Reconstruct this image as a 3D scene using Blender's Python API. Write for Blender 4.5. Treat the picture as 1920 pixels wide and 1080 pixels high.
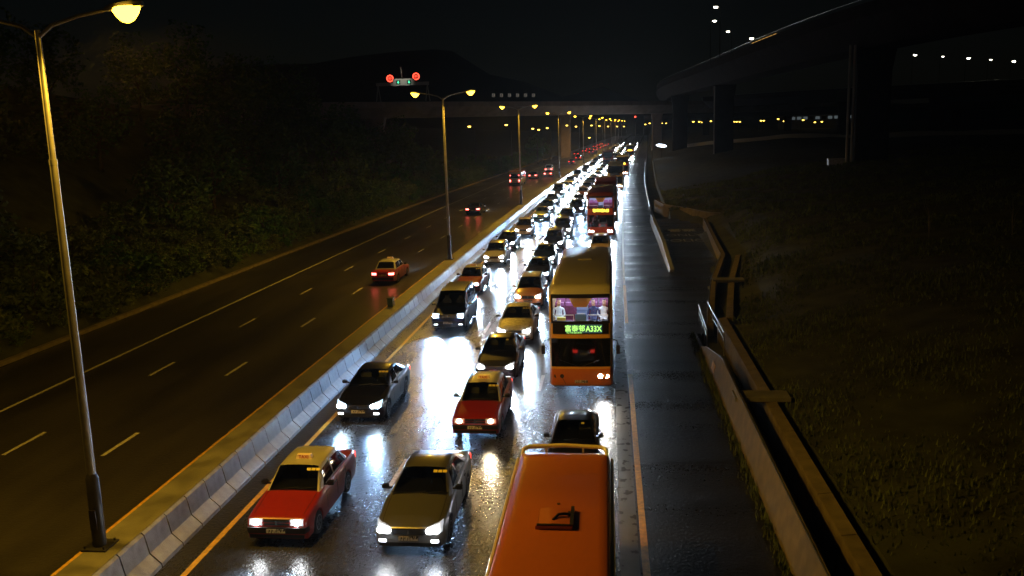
import bpy, bmesh, math, random
from mathutils import Matrix, Vector
R = math.radians
SC = bpy.context.scene
COL = SC.collection
for o in list(bpy.data.objects): bpy.data.objects.remove(o)

# ------------------------------------------------------------------ camera
CAM_H, PIT, ROL, YAW = 10.51, .1799, -.03, .1073
cam = bpy.data.objects.new('camera', bpy.data.cameras.new('camera')); COL.objects.link(cam)
cp, sp, cy, sy, cr, sr = math.cos(PIT), math.sin(PIT), math.cos(YAW), math.sin(YAW), math.cos(ROL), math.sin(ROL)
fw = Vector((-sy*cp, cy*cp, -sp)); r0 = Vector((cy, sy, 0)); u0 = Vector((-sy*sp, cy*sp, cp))
rt = r0*cr + u0*sr; up = u0*cr - r0*sr
m = Matrix((rt, up, -fw)).transposed().to_4x4(); m.translation = (0, 0, CAM_H)
cam.matrix_world = m
cam.data.sensor_width = 36; cam.data.lens = 1641.5*36/1920; cam.data.clip_end = 6000; cam.data.clip_start = .2
SC.camera = cam

# ------------------------------------------------------------------ night sky, faint overcast moonlight, exposure
W = bpy.data.worlds.new('World'); SC.world = W; W.use_nodes = True
nt = W.node_tree; bg = nt.nodes['Background']
skyt = nt.nodes.new('ShaderNodeTexSky'); skyt.sky_type = 'NISHITA'; skyt.sun_disc = False
skyt.sun_elevation = R(12); skyt.sun_rotation = R(140)
nt.links.new(skyt.outputs[0], bg.inputs[0]); bg.inputs[1].default_value = .00042
sl = bpy.data.lights.new('sun', 'SUN'); sl.energy = .004; sl.angle = R(15); sl.color = (.8, .88, 1)
so = bpy.data.objects.new('sun', sl); COL.objects.link(so); so.rotation_euler = (R(78), 0, R(-40))
SC.view_settings.view_transform = 'Standard'; SC.view_settings.look = 'None'
SC.view_settings.exposure = 0; SC.view_settings.gamma = 1
cyc = SC.cycles
cyc.use_denoising = True
cyc.max_bounces = 5; cyc.diffuse_bounces = 2; cyc.glossy_bounces = 3; cyc.transmission_bounces = 4; cyc.transparent_max_bounces = 8
cyc.volume_bounces = 0
cyc.sample_clamp_indirect = 4; cyc.sample_clamp_direct = 0
cyc.caustics_reflective = True; cyc.caustics_refractive = False
cyc.use_light_tree = True
cyc.use_adaptive_sampling = True; cyc.adaptive_threshold = .02

# ------------------------------------------------------------------ road geometry: t = metres right of the axis, s = metres along it
KC, S1 = 1.3e-4, 190.
def off(s):
    if s < 0: return 0.
    return KC*s*s if s < S1 else KC*S1*S1 + 2*KC*S1*(s-S1)
def head(s): return 0. if s < 0 else 2*KC*min(s, S1)
def RP(t, s, z=0.):
    h = head(s)
    return Vector((t + off(s), s, z))
def RZ(s): return -math.atan(head(s))
rnd = random.Random(7)

# ------------------------------------------------------------------ materials
MATS = {}
def newmat(name):
    mm = bpy.data.materials.new(name); mm.use_nodes = True
    n = mm.node_tree.nodes; return mm, n, mm.node_tree.links, n['Principled BSDF']
def pm(name, col, rough=.5, metal=0., coat=0., noise=0., nscale=6., bump=0., bscale=40., spec=.5, emis=None, estr=0., rvar=0., stretch=None):
    if name in MATS: return MATS[name]
    mm, n, l, b = newmat(name)
    b.inputs['Base Color'].default_value = (*col, 1); b.inputs['Roughness'].default_value = rough
    b.inputs['Metallic'].default_value = metal; b.inputs['Coat Weight'].default_value = coat
    b.inputs['Coat Roughness'].default_value = .06; b.inputs['Specular IOR Level'].default_value = spec
    tc = n.new('ShaderNodeTexCoord'); src = tc.outputs['Object']
    if stretch:
        mp = n.new('ShaderNodeMapping'); mp.inputs['Scale'].default_value = stretch; l.new(src, mp.inputs[0]); src = mp.outputs[0]
    if noise or rvar:
        nz = n.new('ShaderNodeTexNoise'); nz.inputs['Scale'].default_value = nscale; nz.inputs['Detail'].default_value = 6
        l.new(src, nz.inputs['Vector'])
        if noise:
            mr = n.new('ShaderNodeMapRange'); mr.inputs[1].default_value = .3; mr.inputs[2].default_value = .7
            mr.inputs[3].default_value = 1-noise; mr.inputs[4].default_value = 1+noise; l.new(nz.outputs[0], mr.inputs[0])
            mx = n.new('ShaderNodeVectorMath'); mx.operation = 'SCALE'; mx.inputs[0].default_value = col
            l.new(mr.outputs[0], mx.inputs['Scale']); l.new(mx.outputs[0], b.inputs['Base Color'])
        if rvar:
            mr2 = n.new('ShaderNodeMapRange'); mr2.inputs[1].default_value = .35; mr2.inputs[2].default_value = .65
            mr2.inputs[3].default_value = max(.02, rough-rvar); mr2.inputs[4].default_value = min(1, rough+rvar)
            l.new(nz.outputs[0], mr2.inputs[0]); l.new(mr2.outputs[0], b.inputs['Roughness'])
    if bump:
        nb = n.new('ShaderNodeTexNoise'); nb.inputs['Scale'].default_value = bscale; nb.inputs['Detail'].default_value = 3
        l.new(tc.outputs['Object'], nb.inputs['Vector'])
        bp = n.new('ShaderNodeBump'); bp.inputs['Strength'].default_value = bump; bp.inputs['Distance'].default_value = .02
        l.new(nb.outputs[0], bp.inputs['Height']); l.new(bp.outputs[0], b.inputs['Normal'])
    if emis:
        b.inputs['Emission Color'].default_value = (*emis, 1); b.inputs['Emission Strength'].default_value = estr
    MATS[name] = mm; return mm
def em(name, col, st):
    return pm(name, (.02, .02, .02), .3, emis=col, estr=st)
def glassmat(name, tint=(.9, .95, .95), refl=.10):
    mm = bpy.data.materials.new(name); mm.use_nodes = True; n = mm.node_tree.nodes; l = mm.node_tree.links
    n.remove(n['Principled BSDF'])
    t = n.new('ShaderNodeBsdfTransparent'); t.inputs[0].default_value = (*tint, 1)
    g = n.new('ShaderNodeBsdfGlossy'); g.inputs['Roughness'].default_value = .03
    fr = n.new('ShaderNodeLayerWeight'); fr.inputs['Blend'].default_value = refl
    mx = n.new('ShaderNodeMixShader'); l.new(fr.outputs['Fresnel'], mx.inputs[0]); l.new(t.outputs[0], mx.inputs[1]); l.new(g.outputs[0], mx.inputs[2])
    l.new(mx.outputs[0], n['Material Output'].inputs[0]); MATS[name] = mm; return mm
def wetroad(name, base, r_lo, r_hi, scale, bump, st=(1., .22, 1.)):
    mm, n, l, b = newmat(name)
    tc = n.new('ShaderNodeTexCoord')
    mp = n.new('ShaderNodeMapping'); mp.inputs['Scale'].default_value = st; l.new(tc.outputs['Object'], mp.inputs[0])
    n1 = n.new('ShaderNodeTexNoise'); n1.inputs['Scale'].default_value = scale; n1.inputs['Detail'].default_value = 2; n1.inputs['Roughness'].default_value = .5
    l.new(mp.outputs[0], n1.inputs['Vector'])
    ng = n.new('ShaderNodeTexNoise'); ng.inputs['Scale'].default_value = 15; ng.inputs['Detail'].default_value = 3; ng.inputs['Roughness'].default_value = .7
    mpg = n.new('ShaderNodeMapping'); mpg.inputs['Scale'].default_value = (1., .45, 1.); l.new(tc.outputs['Object'], mpg.inputs[0]); l.new(mpg.outputs[0], ng.inputs['Vector'])
    a1 = n.new('ShaderNodeMath'); a1.operation = 'MULTIPLY_ADD'; a1.inputs[1].default_value = .9; l.new(ng.outputs[0], a1.inputs[0]); l.new(n1.outputs[0], a1.inputs[2])
    mr = n.new('ShaderNodeMapRange'); mr.inputs[1].default_value = .55; mr.inputs[2].default_value = 1.35; mr.inputs[3].default_value = r_lo; mr.inputs[4].default_value = r_hi
    l.new(a1.outputs[0], mr.inputs[0]); l.new(mr.outputs[0], b.inputs['Roughness'])
    n2 = n.new('ShaderNodeTexNoise'); n2.inputs['Scale'].default_value = 55; n2.inputs['Detail'].default_value = 4; l.new(tc.outputs['Object'], n2.inputs['Vector'])
    n3 = n.new('ShaderNodeTexNoise'); n3.inputs['Scale'].default_value = .5; n3.inputs['Detail'].default_value = 8; l.new(mp.outputs[0], n3.inputs['Vector'])
    ad = n.new('ShaderNodeMath'); ad.operation = 'ADD'; l.new(n2.outputs[0], ad.inputs[0]); l.new(n3.outputs[0], ad.inputs[1])
    mr2 = n.new('ShaderNodeMapRange'); mr2.inputs[1].default_value = .7; mr2.inputs[2].default_value = 1.3; mr2.inputs[3].default_value = .4; mr2.inputs[4].default_value = 1.8
    l.new(ad.outputs[0], mr2.inputs[0])
    mx = n.new('ShaderNodeVectorMath'); mx.operation = 'SCALE'; mx.inputs[0].default_value = base; l.new(mr2.outputs[0], mx.inputs['Scale']); l.new(mx.outputs[0], b.inputs['Base Color'])
    bp = n.new('ShaderNodeBump'); bp.inputs['Strength'].default_value = bump; bp.inputs['Distance'].default_value = .02
    nb = n.new('ShaderNodeTexNoise'); nb.inputs['Scale'].default_value = 10; nb.inputs['Detail'].default_value = 2.5; nb.inputs['Roughness'].default_value = .6
    l.new(tc.outputs['Object'], nb.inputs['Vector']); l.new(nb.outputs[0], bp.inputs['Height']); l.new(bp.outputs[0], b.inputs['Normal'])
    MATS[name] = mm; return mm

wetroad('asphalt_wet', (.026, .026, .028), .19, .38, .8, .9)
wetroad('asphalt_damp', (.034, .031, .028), .27, .46, .4, .7)
wetroad('shoulder_wet', (.012, .012, .014), .12, .56, .45, .8, (.10, 1., 1.))
pm('concrete', (.19, .158, .11), .8, spec=.12, noise=.28, nscale=2.2, bump=.35, bscale=30, rvar=.15)
pm('concrete_dark', (.16, .155, .15), .6, noise=.35, nscale=1.6, bump=.4, bscale=18, rvar=.2)
pm('concrete_bridge', (.036, .029, .028), .9, spec=.08, noise=.2, nscale=.4, bump=.2, bscale=8)
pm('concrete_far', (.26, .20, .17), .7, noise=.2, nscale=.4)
pm('barrier_face', (.27, .275, .29), .48, noise=.3, nscale=3.5, bump=.3, bscale=26, rvar=.15)
pm('paint_white', (.55, .54, .50), .4, noise=.35, nscale=7, bump=.2, bscale=60)
pm('paint_yellow', (.60, .36, .06), .4, noise=.3, nscale=7, bump=.2, bscale=60)
pm('earth', (.035, .034, .022), .9, noise=.5, nscale=.8, bump=.8, bscale=5)
pm('grass_ground', (.036, .042, .018), .95, noise=.55, nscale=.7, bump=1., bscale=9)
pm('hill', (.012, .015, .010), .95, noise=.4, nscale=.05)
pm('galv', (.42, .42, .40), .35, metal=.7, noise=.15, nscale=4)
pm('pole_dark', (.05, .048, .045), .35, metal=.5, noise=.2, nscale=3)
pm('steel', (.35, .35, .36), .3, metal=.8)
pm('rubber', (.012, .012, .012), .75, bump=.2)
pm('black_plastic', (.012, .012, .013), .35)
pm('chrome', (.6, .6, .6), .12, metal=1.)
pm('rim', (.35, .35, .36), .3, metal=.9)
pm('carglass', (.006, .007, .009), .04, spec=.6, coat=.3)
glassmat('busglass'); glassmat('screenglass', (.55, .60, .58), .16)
pm('rust_plate', (.05, .03, .02), .6, metal=.3, noise=.4)
pm('bark', (.05, .035, .022), .9, noise=.4, nscale=8, bump=.6, bscale=20)
em('na_lamp', (1., .52, .03), 14.)
em('na_lamp_far', (1., .60, .08), 8.)
em('white_lamp_far', (1., .95, .75), 10.)
em('hl_white', (.93, .97, 1.), 130.)
em('hl_blue', (.55, .78, 1.), 170.)
em('hl_warm', (1., .80, .52), 22.)
pm('hl_white_glass', (.5, .5, .5), .15, metal=.6, emis=(.9, .95, 1.), estr=.5)
pm('hl_blue_glass', (.5, .5, .5), .15, metal=.6, emis=(.6, .82, 1.), estr=1.5)
pm('hl_warm_glass', (.5, .5, .5), .15, metal=.6, emis=(1., .75, .45), estr=.2)
em('drl', (.9, .95, 1.), 12.)
em('tail', (1., .035, .02), 5.)
em('tail_hot', (1., .10, .08), 16.)
em('amber', (1., .45, .05), 6.)
em('interior_light', (.60, .74, 1.), 34.)
em('led_green', (.45, 1., .18), 1.6)
em('led_amber', (1., .62, .05), 5.)
em('sig_red', (1., .06, .03), 5.)
em('sig_green', (.08, 1., .45), 2.)
pm('sticker', (.75, .62, .12), .5)
pm('taxisign', (.75, .60, .30), .4, emis=(1., .45, .10), estr=.12)
pm('red_letter', (.5, .02, .015), .5)

def leafmat(name, col):
    mm, n, l, b = newmat(name)
    b.inputs['Roughness'].default_value = .85; b.inputs['Specular IOR Level'].default_value = .15
    oi = n.new('ShaderNodeObjectInfo'); tc = n.new('ShaderNodeTexCoord')
    nz = n.new('ShaderNodeTexNoise'); nz.inputs['Scale'].default_value = 1.4; nz.inputs['Detail'].default_value = 3; l.new(tc.outputs['Object'], nz.inputs['Vector'])
    hs = n.new('ShaderNodeHueSaturation'); hs.inputs['Color'].default_value = (*col, 1)
    a = n.new('ShaderNodeMapRange'); a.inputs[1].default_value = .3; a.inputs[2].default_value = .7; a.inputs[3].default_value = .6; a.inputs[4].default_value = 1.6; l.new(nz.outputs[0], a.inputs[0])
    l.new(a.outputs[0], hs.inputs['Value'])
    hh = n.new('ShaderNodeMapRange'); hh.inputs[3].default_value = .47; hh.inputs[4].default_value = .53; l.new(oi.outputs['Random'], hh.inputs[0]); l.new(hh.outputs[0], hs.inputs['Hue'])
    l.new(hs.outputs[0], b.inputs['Base Color']); MATS[name] = mm
leafmat('leaf_a', (.062, .115, .03)); leafmat('leaf_b', (.085, .12, .04)); leafmat('leaf_c', (.055, .10, .034))
leafmat('grass', (.09, .11, .035)); leafmat('leaf_lit', (.09, .13, .03))

def paint(name, col, metal=.25, rough=.28):
    mm = pm('paint_'+name, col, rough, metal=metal, coat=.8, bump=.03, bscale=90)
    return mm
for nme, c, me in (('taxi_red', (.29, .018, .012), 0.), ('taxi_silver', (.48, .47, .44), .1), ('black', (.010, .010, .012), .2), ('navy', (.010, .018, .06), .3),
                   ('silver', (.24, .24, .235), .75), ('champagne', (.42, .40, .34), .4), ('white', (.62, .69, .84), 0.), ('orange', (.62, .22, .09), .0), ('grey', (.12, .12, .125), .5),
                   ('teal', (.03, .08, .09), .3), ('bus_orange', (.88, .46, .07), 0.), ('bus_red', (.58, .09, .02), 0.), ('bus_low', (.72, .20, .025), 0.), ('mini_red', (.44, .115, .012), 0.),
                   ('cream', (.68, .58, .34), 0.), ('roof_tan', (.64, .60, .38), 0.), ('beige', (.50, .38, .30), .1), ('brown', (.20, .10, .05), 0.), ('dark_red', (.18, .03, .012), .1)):
    paint(nme, c, me)
M = lambda k: MATS[k]

# ------------------------------------------------------------------ mesh helpers
class MB:
    def __init__(s): s.v = []; s.f = []; s.mi = []
    def add(s, vs, fs, mi=0):
        o = len(s.v); s.v += [tuple(x) for x in vs]
        for f in fs: s.f.append(tuple(i+o for i in f)); s.mi.append(mi)
    def box(s, c, d, rz=0., mi=0, taper=1.):
        x, y, z = d[0]/2, d[1]/2, d[2]/2; ca, sa = math.cos(rz), math.sin(rz); vs = []
        for k, (sx, sy_, sz) in enumerate([(-1,-1,-1),(1,-1,-1),(1,1,-1),(-1,1,-1),(-1,-1,1),(1,-1,1),(1,1,1),(-1,1,1)]):
            q = taper if sz > 0 else 1.
            px, py = sx*x*q, sy_*y*q
            vs.append((c[0]+px*ca-py*sa, c[1]+px*sa+py*ca, c[2]+sz*z))
        s.add(vs, [(0,3,2,1),(4,5,6,7),(0,1,5,4),(1,2,6,5),(2,3,7,6),(3,0,4,7)], mi)
    def tube(s, pts, rs, n=8, mi=0, cap=True):
        pts = [Vector(p) for p in pts]
        if not hasattr(rs, '__len__'): rs = [rs]*len(pts)
        rings = []
        for i, p in enumerate(pts):
            d = (pts[min(i+1, len(pts)-1)] - pts[max(i-1, 0)]).normalized()
            a = d.cross(Vector((0, 0, 1)) if abs(d.z) < .95 else Vector((1, 0, 0))).normalized(); b = d.cross(a)
            rings.append([p + (a*math.cos(2*math.pi*k/n) + b*math.sin(2*math.pi*k/n))*rs[i] for k in range(n)])
        vs = [q for r_ in rings for q in r_]; fs = []
        for i in range(len(pts)-1):
            for k in range(n): fs.append((i*n+k, i*n+(k+1) % n, (i+1)*n+(k+1) % n, (i+1)*n+k))
        if cap: fs += [tuple(range(n))[::-1], tuple((len(pts)-1)*n+k for k in range(n))]
        s.add(vs, fs, mi)
    def loft(s, secs, closed=True, caps=True, mi=0):
        n = len(secs[0]); vs = [q for c in secs for q in c]; fs = []
        for i in range(len(secs)-1):
            for k in range(n if closed else n-1): fs.append((i*n+k, i*n+(k+1) % n, (i+1)*n+(k+1) % n, (i+1)*n+k))
        if caps: fs += [tuple(range(n))[::-1], tuple((len(secs)-1)*n+k for k in range(n))]
        s.add(vs, fs, mi)
    def grid(s, g, mi=0):
        h, w = len(g), len(g[0]); vs = [q for r_ in g for q in r_]
        s.add(vs, [(i*w+k, i*w+k+1, (i+1)*w+k+1, (i+1)*w+k) for i in range(h-1) for k in range(w-1)], mi)
    def slab(s, g, dvec, mi=0):   # a grid with thickness
        h, w = len(g), len(g[0]); a = [Vector(q) for r_ in g for q in r_]; d = Vector(dvec); n = len(a)
        vs = a + [q+d for q in a]; fs = []
        for i in range(h-1):
            for k in range(w-1):
                q = (i*w+k, i*w+k+1, (i+1)*w+k+1, (i+1)*w+k); fs.append(q); fs.append(tuple(j+n for j in q[::-1]))
        bd = [k for k in range(w)] + [i*w+w-1 for i in range(1, h)] + [(h-1)*w+k for k in range(w-2, -1, -1)] + [i*w for i in range(h-2, 0, -1)]
        for i in range(len(bd)):
            p, q = bd[i], bd[(i+1) % len(bd)]; fs.append((q, p, p+n, q+n))
        s.add(vs, fs, mi)
    def mesh(s, name, mats, smooth=0.):
        me = bpy.data.meshes.new(name); me.from_pydata(s.v, [], s.f); me.validate()
        for q in (mats if isinstance(mats, (list, tuple)) else [mats]): me.materials.append(q)
        if len(s.mi) == len(me.polygons): me.polygons.foreach_set('material_index', s.mi)
        bm = bmesh.new(); bm.from_mesh(me); bmesh.ops.recalc_face_normals(bm, faces=bm.faces[:])
        if smooth:
            for f in bm.faces: f.smooth = True
            for e in bm.edges:
                if len(e.link_faces) == 2 and e.calc_face_angle(0.) > R(smooth): e.smooth = False
        bm.to_mesh(me); bm.free(); return me
def bevel_box(name, d, c, r, mats, seg=2):
    bm = bmesh.new(); bmesh.ops.create_cube(bm, size=1.)
    bmesh.ops.scale(bm, vec=d, verts=bm.verts); bmesh.ops.translate(bm, vec=c, verts=bm.verts)
    bmesh.ops.bevel(bm, geom=bm.edges[:], offset=r, segments=seg, affect='EDGES', profile=.5)
    me = bpy.data.meshes.new(name)
    for f in bm.faces: f.smooth = True
    bm.to_mesh(me); bm.free(); me.materials.append(mats)
    return me
def link(name, me, parent=None, loc=None, rz=None, kind=None):
    o = bpy.data.objects.new(name, me); COL.objects.link(o)
    if parent is not None: o.parent = parent
    if loc is not None: o.location = loc
    if rz is not None: o.rotation_euler = (0, 0, rz)
    if kind: o['kind'] = kind
    return o
def tag(o, label, cat, group=None):
    o['label'] = label; o['category'] = cat
    if group: o['group'] = group
    return o
def thing(name, label, cat, loc=(0, 0, 0), rz=0., group=None):
    o = bpy.data.objects.new(name, None); COL.objects.link(o); o.empty_display_size = .3
    o.location = loc; o.rotation_euler = (0, 0, rz)
    return tag(o, label, cat, group)
def spot(parent, loc, aim, power, col, size=120, blend=1., rad=.08):
    l_ = bpy.data.lights.new('lamp_light', 'SPOT'); l_.energy = power; l_.color = col; l_.spot_size = R(size); l_.spot_blend = blend; l_.shadow_soft_size = rad
    o = bpy.data.objects.new('lamp_light', l_); COL.objects.link(o); o.parent = parent; o.location = loc
    o.rotation_euler = Vector(aim).to_track_quat('-Z', 'Y').to_euler(); return o
def textmesh(s, size, mat, name='lettering', ext=.004, bold=0.):
    cu = bpy.data.curves.new('t', 'FONT'); cu.body = s; cu.size = size; cu.align_x = 'CENTER'; cu.align_y = 'CENTER'; cu.extrude = ext; cu.offset = bold
    cu.resolution_u = 3
    ob = bpy.data.objects.new('t', cu); COL.objects.link(ob); bpy.context.view_layer.update()
    me = bpy.data.meshes.new_from_object(ob.evaluated_get(bpy.context.evaluated_depsgraph_get())); me.name = name
    me.materials.clear(); me.materials.append(mat); bpy.data.objects.remove(ob); return me

# ------------------------------------------------------------------ the ground
def zr(t, s):      # terrain right of the road
    if t < 4.0: return -.03
    if t < 6.1: return -.35
    q = min(1, (t-6.1)/34); lay = 0.
    z = .75 + 5.0*q*(1.35-.35*q)
    z += .25*math.sin(t*.31+s*.05)*min(1, (t-6)/8) + .18*math.sin(s*.13+t*.2)*min(1, (t-6)/8)
    if 44 < s < 100: # the lay-by bites into the bank
        edge = layby_edge(s)
        if t < edge: return -.03
        z *= min(1, .35 + (t-edge)/6)
    return z
def layby_edge(s):
    P = [(44, 4.8), (55, 6.3), (65.5, 8.1), (91, 9.3), (94, 9.8), (100, 7.4)]
    for (a, x), (b, y) in zip(P, P[1:]):
        if a <= s <= b: return x + (y-x)*(s-a)/(b-a)
    return 4.
def zl(t, s):      # terrain left of the road
    d = -29.6 - t
    if d < .8: return -.03
    f = 1. if s < 110 else max(.25, 1-(s-110)/150)
    z = .05 + min(d-.8, 22)*.55*f + max(0, d-22.8)*.22*f
    return z + f*(.5*math.sin(t*.4+s*.11)+.4*math.sin(s*.23))*min(1, (d-.8)/4)
def zter(t, s): return zr(t, s) if t > 2 else (zl(t, s) if t < -28 else -.03)
ts = [-900, -600, -400, -250, -170, -120, -95, -80, -70, -62, -56, -52, -49, -46, -43, -40, -38, -36, -34, -32.5, -31, -30.4, -29.6, -28, -12.2, 2, 3.9, 4.35, 6.05, 6.15, 7, 8, 9, 10, 11, 12.5, 14, 16, 18, 20, 23, 26, 29, 33, 37, 42, 50, 60, 75, 95, 130, 180, 260, 400, 600, 900]
ss = [-80, -30, -10, 0, 8] + [12+2.5*i for i in range(46)] + [130+6*i for i in range(30)] + [320, 350, 400, 460, 540, 640, 800, 1100, 1600, 2600]
b = MB(); b.grid([[RP(t, s, zter(t, s)) for t in ts] for s in ss])
link('ground', b.mesh('ground', [M('grass_ground')], 60), kind='structure')

def strip(name, t0, t1, s0, s1, z, mat, step=4., parent=None, kind=None, nt_=1):
    n = max(1, int((s1-s0)/step)); b = MB()
    b.grid([[RP(t0+(t1-t0)*k/nt_, s0+(s1-s0)*i/n, z) for k in range(nt_+1)] for i in range(n+1)])
    return link(name, b.mesh(name, [mat]), parent, kind=kind)
road_r = strip('carriageway_jam', -11.6, .25, -40, 900, .004, M('asphalt_wet'), kind='structure', nt_=4)
road_l = strip('carriageway_moving', -28.9, -12.9, -40, 900, .004, M('asphalt_damp'), kind='structure', nt_=4)
shoulder = strip('hard_shoulder', .72, 4.4, -40, 900, .006, M('shoulder_wet'), kind='structure')
layb = MB()
layb.grid([[RP(4.4, s, .004), RP(max(4.45, layby_edge(s)+.1), s, .004)] for s in [44+2*i for i in range(29)]])
lay_by = link('lay_by', layb.mesh('lay_by', [M('shoulder_wet')]), kind='structure')
strip('drain_channel', .25, .72, -40, 520, .012, pm('gutter', (.12, .12, .125), .34, noise=.3, nscale=3, bump=.15, bscale=7, rvar=.12), kind='structure')
dashm = MB(); dashm.grid([[(-.075, 0, 0), (.075, 0, 0)], [(-.075, 2.3, 0), (.075, 2.3, 0)]]); dashme = dashm.mesh('lane_dash', [M('paint_white')])
for t, s0, par, per in ((-20.7, 26.6, road_l, 9.75), (-17.1, 26.6, road_l, 9.75), (-6.58, 24.3, road_r, 10.), (-2.85, 24.1, road_r, 10.)):
    s = s0 - 2*per
    while s < 330:
        link('lane_dash', dashme, par, RP(t, s, .009), RZ(s)); s += per
strip('edge_line', -24.27, -24.10, -40, 600, .009, M('paint_white'), parent=road_l)
strip('edge_line', -13.72, -13.55, -40, 600, .009, M('paint_yellow'), parent=road_l)
strip('edge_line', -10.44, -10.28, -40, 600, .009, M('paint_yellow'), parent=road_r)  # a white line; its yellow has the sodium lamplight painted in
for s0, s1 in ((-40, 36.5), (46.5, 58.)): strip('edge_line', .78, .96, s0, s1, .011, M('paint_yellow'), parent=shoulder)
strip('edge_line', .78, .93, 58.2, 600, .011, M('paint_white'), parent=shoulder)
# shoulder slab joints
for s in (26.5, 38.9, 41.2, 53, 66, 80): 
    o = strip('slab_joint', .98, 4.2, s, s+.10, .010, M('black_plastic'), parent=shoulder)
# left kerb, broken low concrete channel edge
lk = thing('kerb', 'low concrete kerb along the foot of the wooded slope', 'kerb')
km = MB(); km.box((0, 1.98, .09), (.28, 3.94, .2)); kme = km.mesh('kerb_stone', [M('concrete')])
for i in range(78):
    s = 20+4*i; link('kerb_stone', kme, lk, RP(-29.2, s, 0), RZ(s))
# painted words in the lay-by
for txt, s, sz in (('POLICE', 80.5, 2.3), ('ONLY', 84.6, 2.1), ('警察', 88.3, 2.3)):
    tm = textmesh(txt, sz, M('paint_white'), 'road_lettering', .001)
    o = link('road_lettering', tm, lay_by, RP(6.7, s, .012), 0); o.scale = (.62, 1.1, 1)

# ------------------------------------------------------------------ median barrier: precast units with open joints
med = thing('median_barrier', 'long concrete median barrier of short precast units lit by headlights', 'barrier')
prof = [(-12.80, .005), (-12.50, .80), (-12.45, .90), (-11.56, .90), (-11.50, .84), (-11.40, .36), (-11.12, .10), (-11.10, .005)]
def barseg(L, gap=.025):
    b_ = MB(); b_.loft([[(x+12.2, y, z) for x, z in prof] for y in (gap, gap+.02, L-gap-.02, L-gap)]); return b_.mesh('barrier_unit', [M('barrier_face')], 30)
SEG = 1.12; m_short, m_long = barseg(SEG), barseg(4.48)
s = 11.4; i = 0
while s < 620:
    q = SEG if s < 130 else 4.48
    link('barrier_unit', m_short if s < 130 else m_long, med, RP(-12.2, s, rnd.uniform(-.006, .006)), RZ(s+q/2)); s += q
b = MB(); b.loft([[RP(t, s_, z) for t, z in ((-12.44, .89), (-12.44, .912), (-11.58, .912), (-11.58, .89))] for s_ in [11.4+2*i for i in range(300)]]); link('coping', b.mesh('coping', [pm('coping', (.15, .145, .13), .55, noise=.35, nscale=1.3, bump=.3, bscale=20, rvar=.15)]), med)
# small utility cabinet on the barrier top
uc = MB(); uc.box((0, 0, .22), (.3, .45, .44)); uc.box((0, 0, .46), (.36, .5, .04)); uc.tube([(.16, 0, .25), (.18, 0, .25)], .04, 8)
tag(link('junction_box', uc.mesh('junction_box', [M('paint_teal')], 30), None, RP(-12.25, 47.3, .912), RZ(46)), 'small dark green junction box standing on the median barrier top', 'box')
# ------------------------------------------------------------------ street lamps on the median
def lamp_parts():
    P = {}
    b = MB(); b.box((0, 0, .03), (.62, .62, .05)); 
    for sx in (-1, 1):
        for sy_ in (-1, 1): b.tube([(sx*.24, sy_*.24, .05), (sx*.24, sy_*.24, .12)], .025, 6)
    P['base_plate'] = b.mesh('base_plate', [M('pole_dark')])
    b = MB(); b.tube([(0, 0, .05), (0, 0, 1.75), (0, 0, 1.86)], [.16, .15, .105], 14); P['pole_base'] = b.mesh('pole_base', [M('pole_dark')], 40)
    b = MB(); b.tube([(0, 0, 1.86), (0, 0, 6), (0, 0, 9.2)], [.105, .092, .082], 12); b.tube([(0, 0, 9.2), (0, 0, 11.9), (0, 0, 12.0)], [.07, .062, .062], 12)
    b.tube([(0, 0, 9.12), (0, 0, 9.24)], .088, 12); P['pole'] = b.mesh('pole', [M('galv')], 40)
    b = MB(); b.box((0, -.155, .75), (.16, .03, .5)); P['door'] = b.mesh('door', [M('pole_dark')])
    for sg in (-1, 1):
        b = MB(); b.tube([(0, 0, 11.85), (sg*.35, 0, 12.1), (sg*1.0, 0, 12.27), (sg*1.65, 0, 12.37)], [.05, .045, .04, .035], 8); P['arm%d' % sg] = b.mesh('arm', [M('galv')], 40)
        b = MB(); secs = []
        for u, w, z0, z1 in ((0, .05, -.04, .04), (.12, .12, -.06, .08), (.4, .17, -.06, .11), (.7, .15, -.06, .10), (.86, .06, -.05, .04)):
            x = sg*(1.6+u); zc = 12.38+.1*u
            secs.append([(x, -w, zc+z0), (x, w, zc+z0), (x, w*.9, zc+z1*.6), (x, w*.4, zc+z1), (x, -w*.4, zc+z1), (x, -w*.9, zc+z1*.6)])
        b.loft(secs); P['head%d' % sg] = b.mesh('lamp_head', [M('galv')], 50)
        b = MB(); secs = []
        for u in range(7):
            x = sg*(1.78+.1*u); q = math.sin(math.pi*(u+.35)/6.7); w = .29*q+.01; zc = 12.34+.1*(.18+.1*u)
            secs.append([(x, w*math.cos(a), zc-.32*q*abs(math.sin(a))) for a in [math.pi*k/8 for k in range(9)]])
        b.loft(secs, closed=True); P['bowl%d' % sg] = b.mesh('lamp_bowl', [M('na_lamp')], 60)
    return P
NA_P, HL_P = 3100., 850.
LP = lamp_parts()
LAMP_S = [18.5, 64.8, 112., 170., 236., 296., 356., 416., 470., 525., 580.]
lamp_lab = ['tall double-arm sodium street lamp rising from the median beside the leading red taxi',
            'double-arm sodium street lamp on the median beside the champagne people carrier',
            'double-arm sodium street lamp on the median beside the teal car',
            'double-arm sodium street lamp on the median, fourth counted from the leading red taxi']
POLES = []
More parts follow.
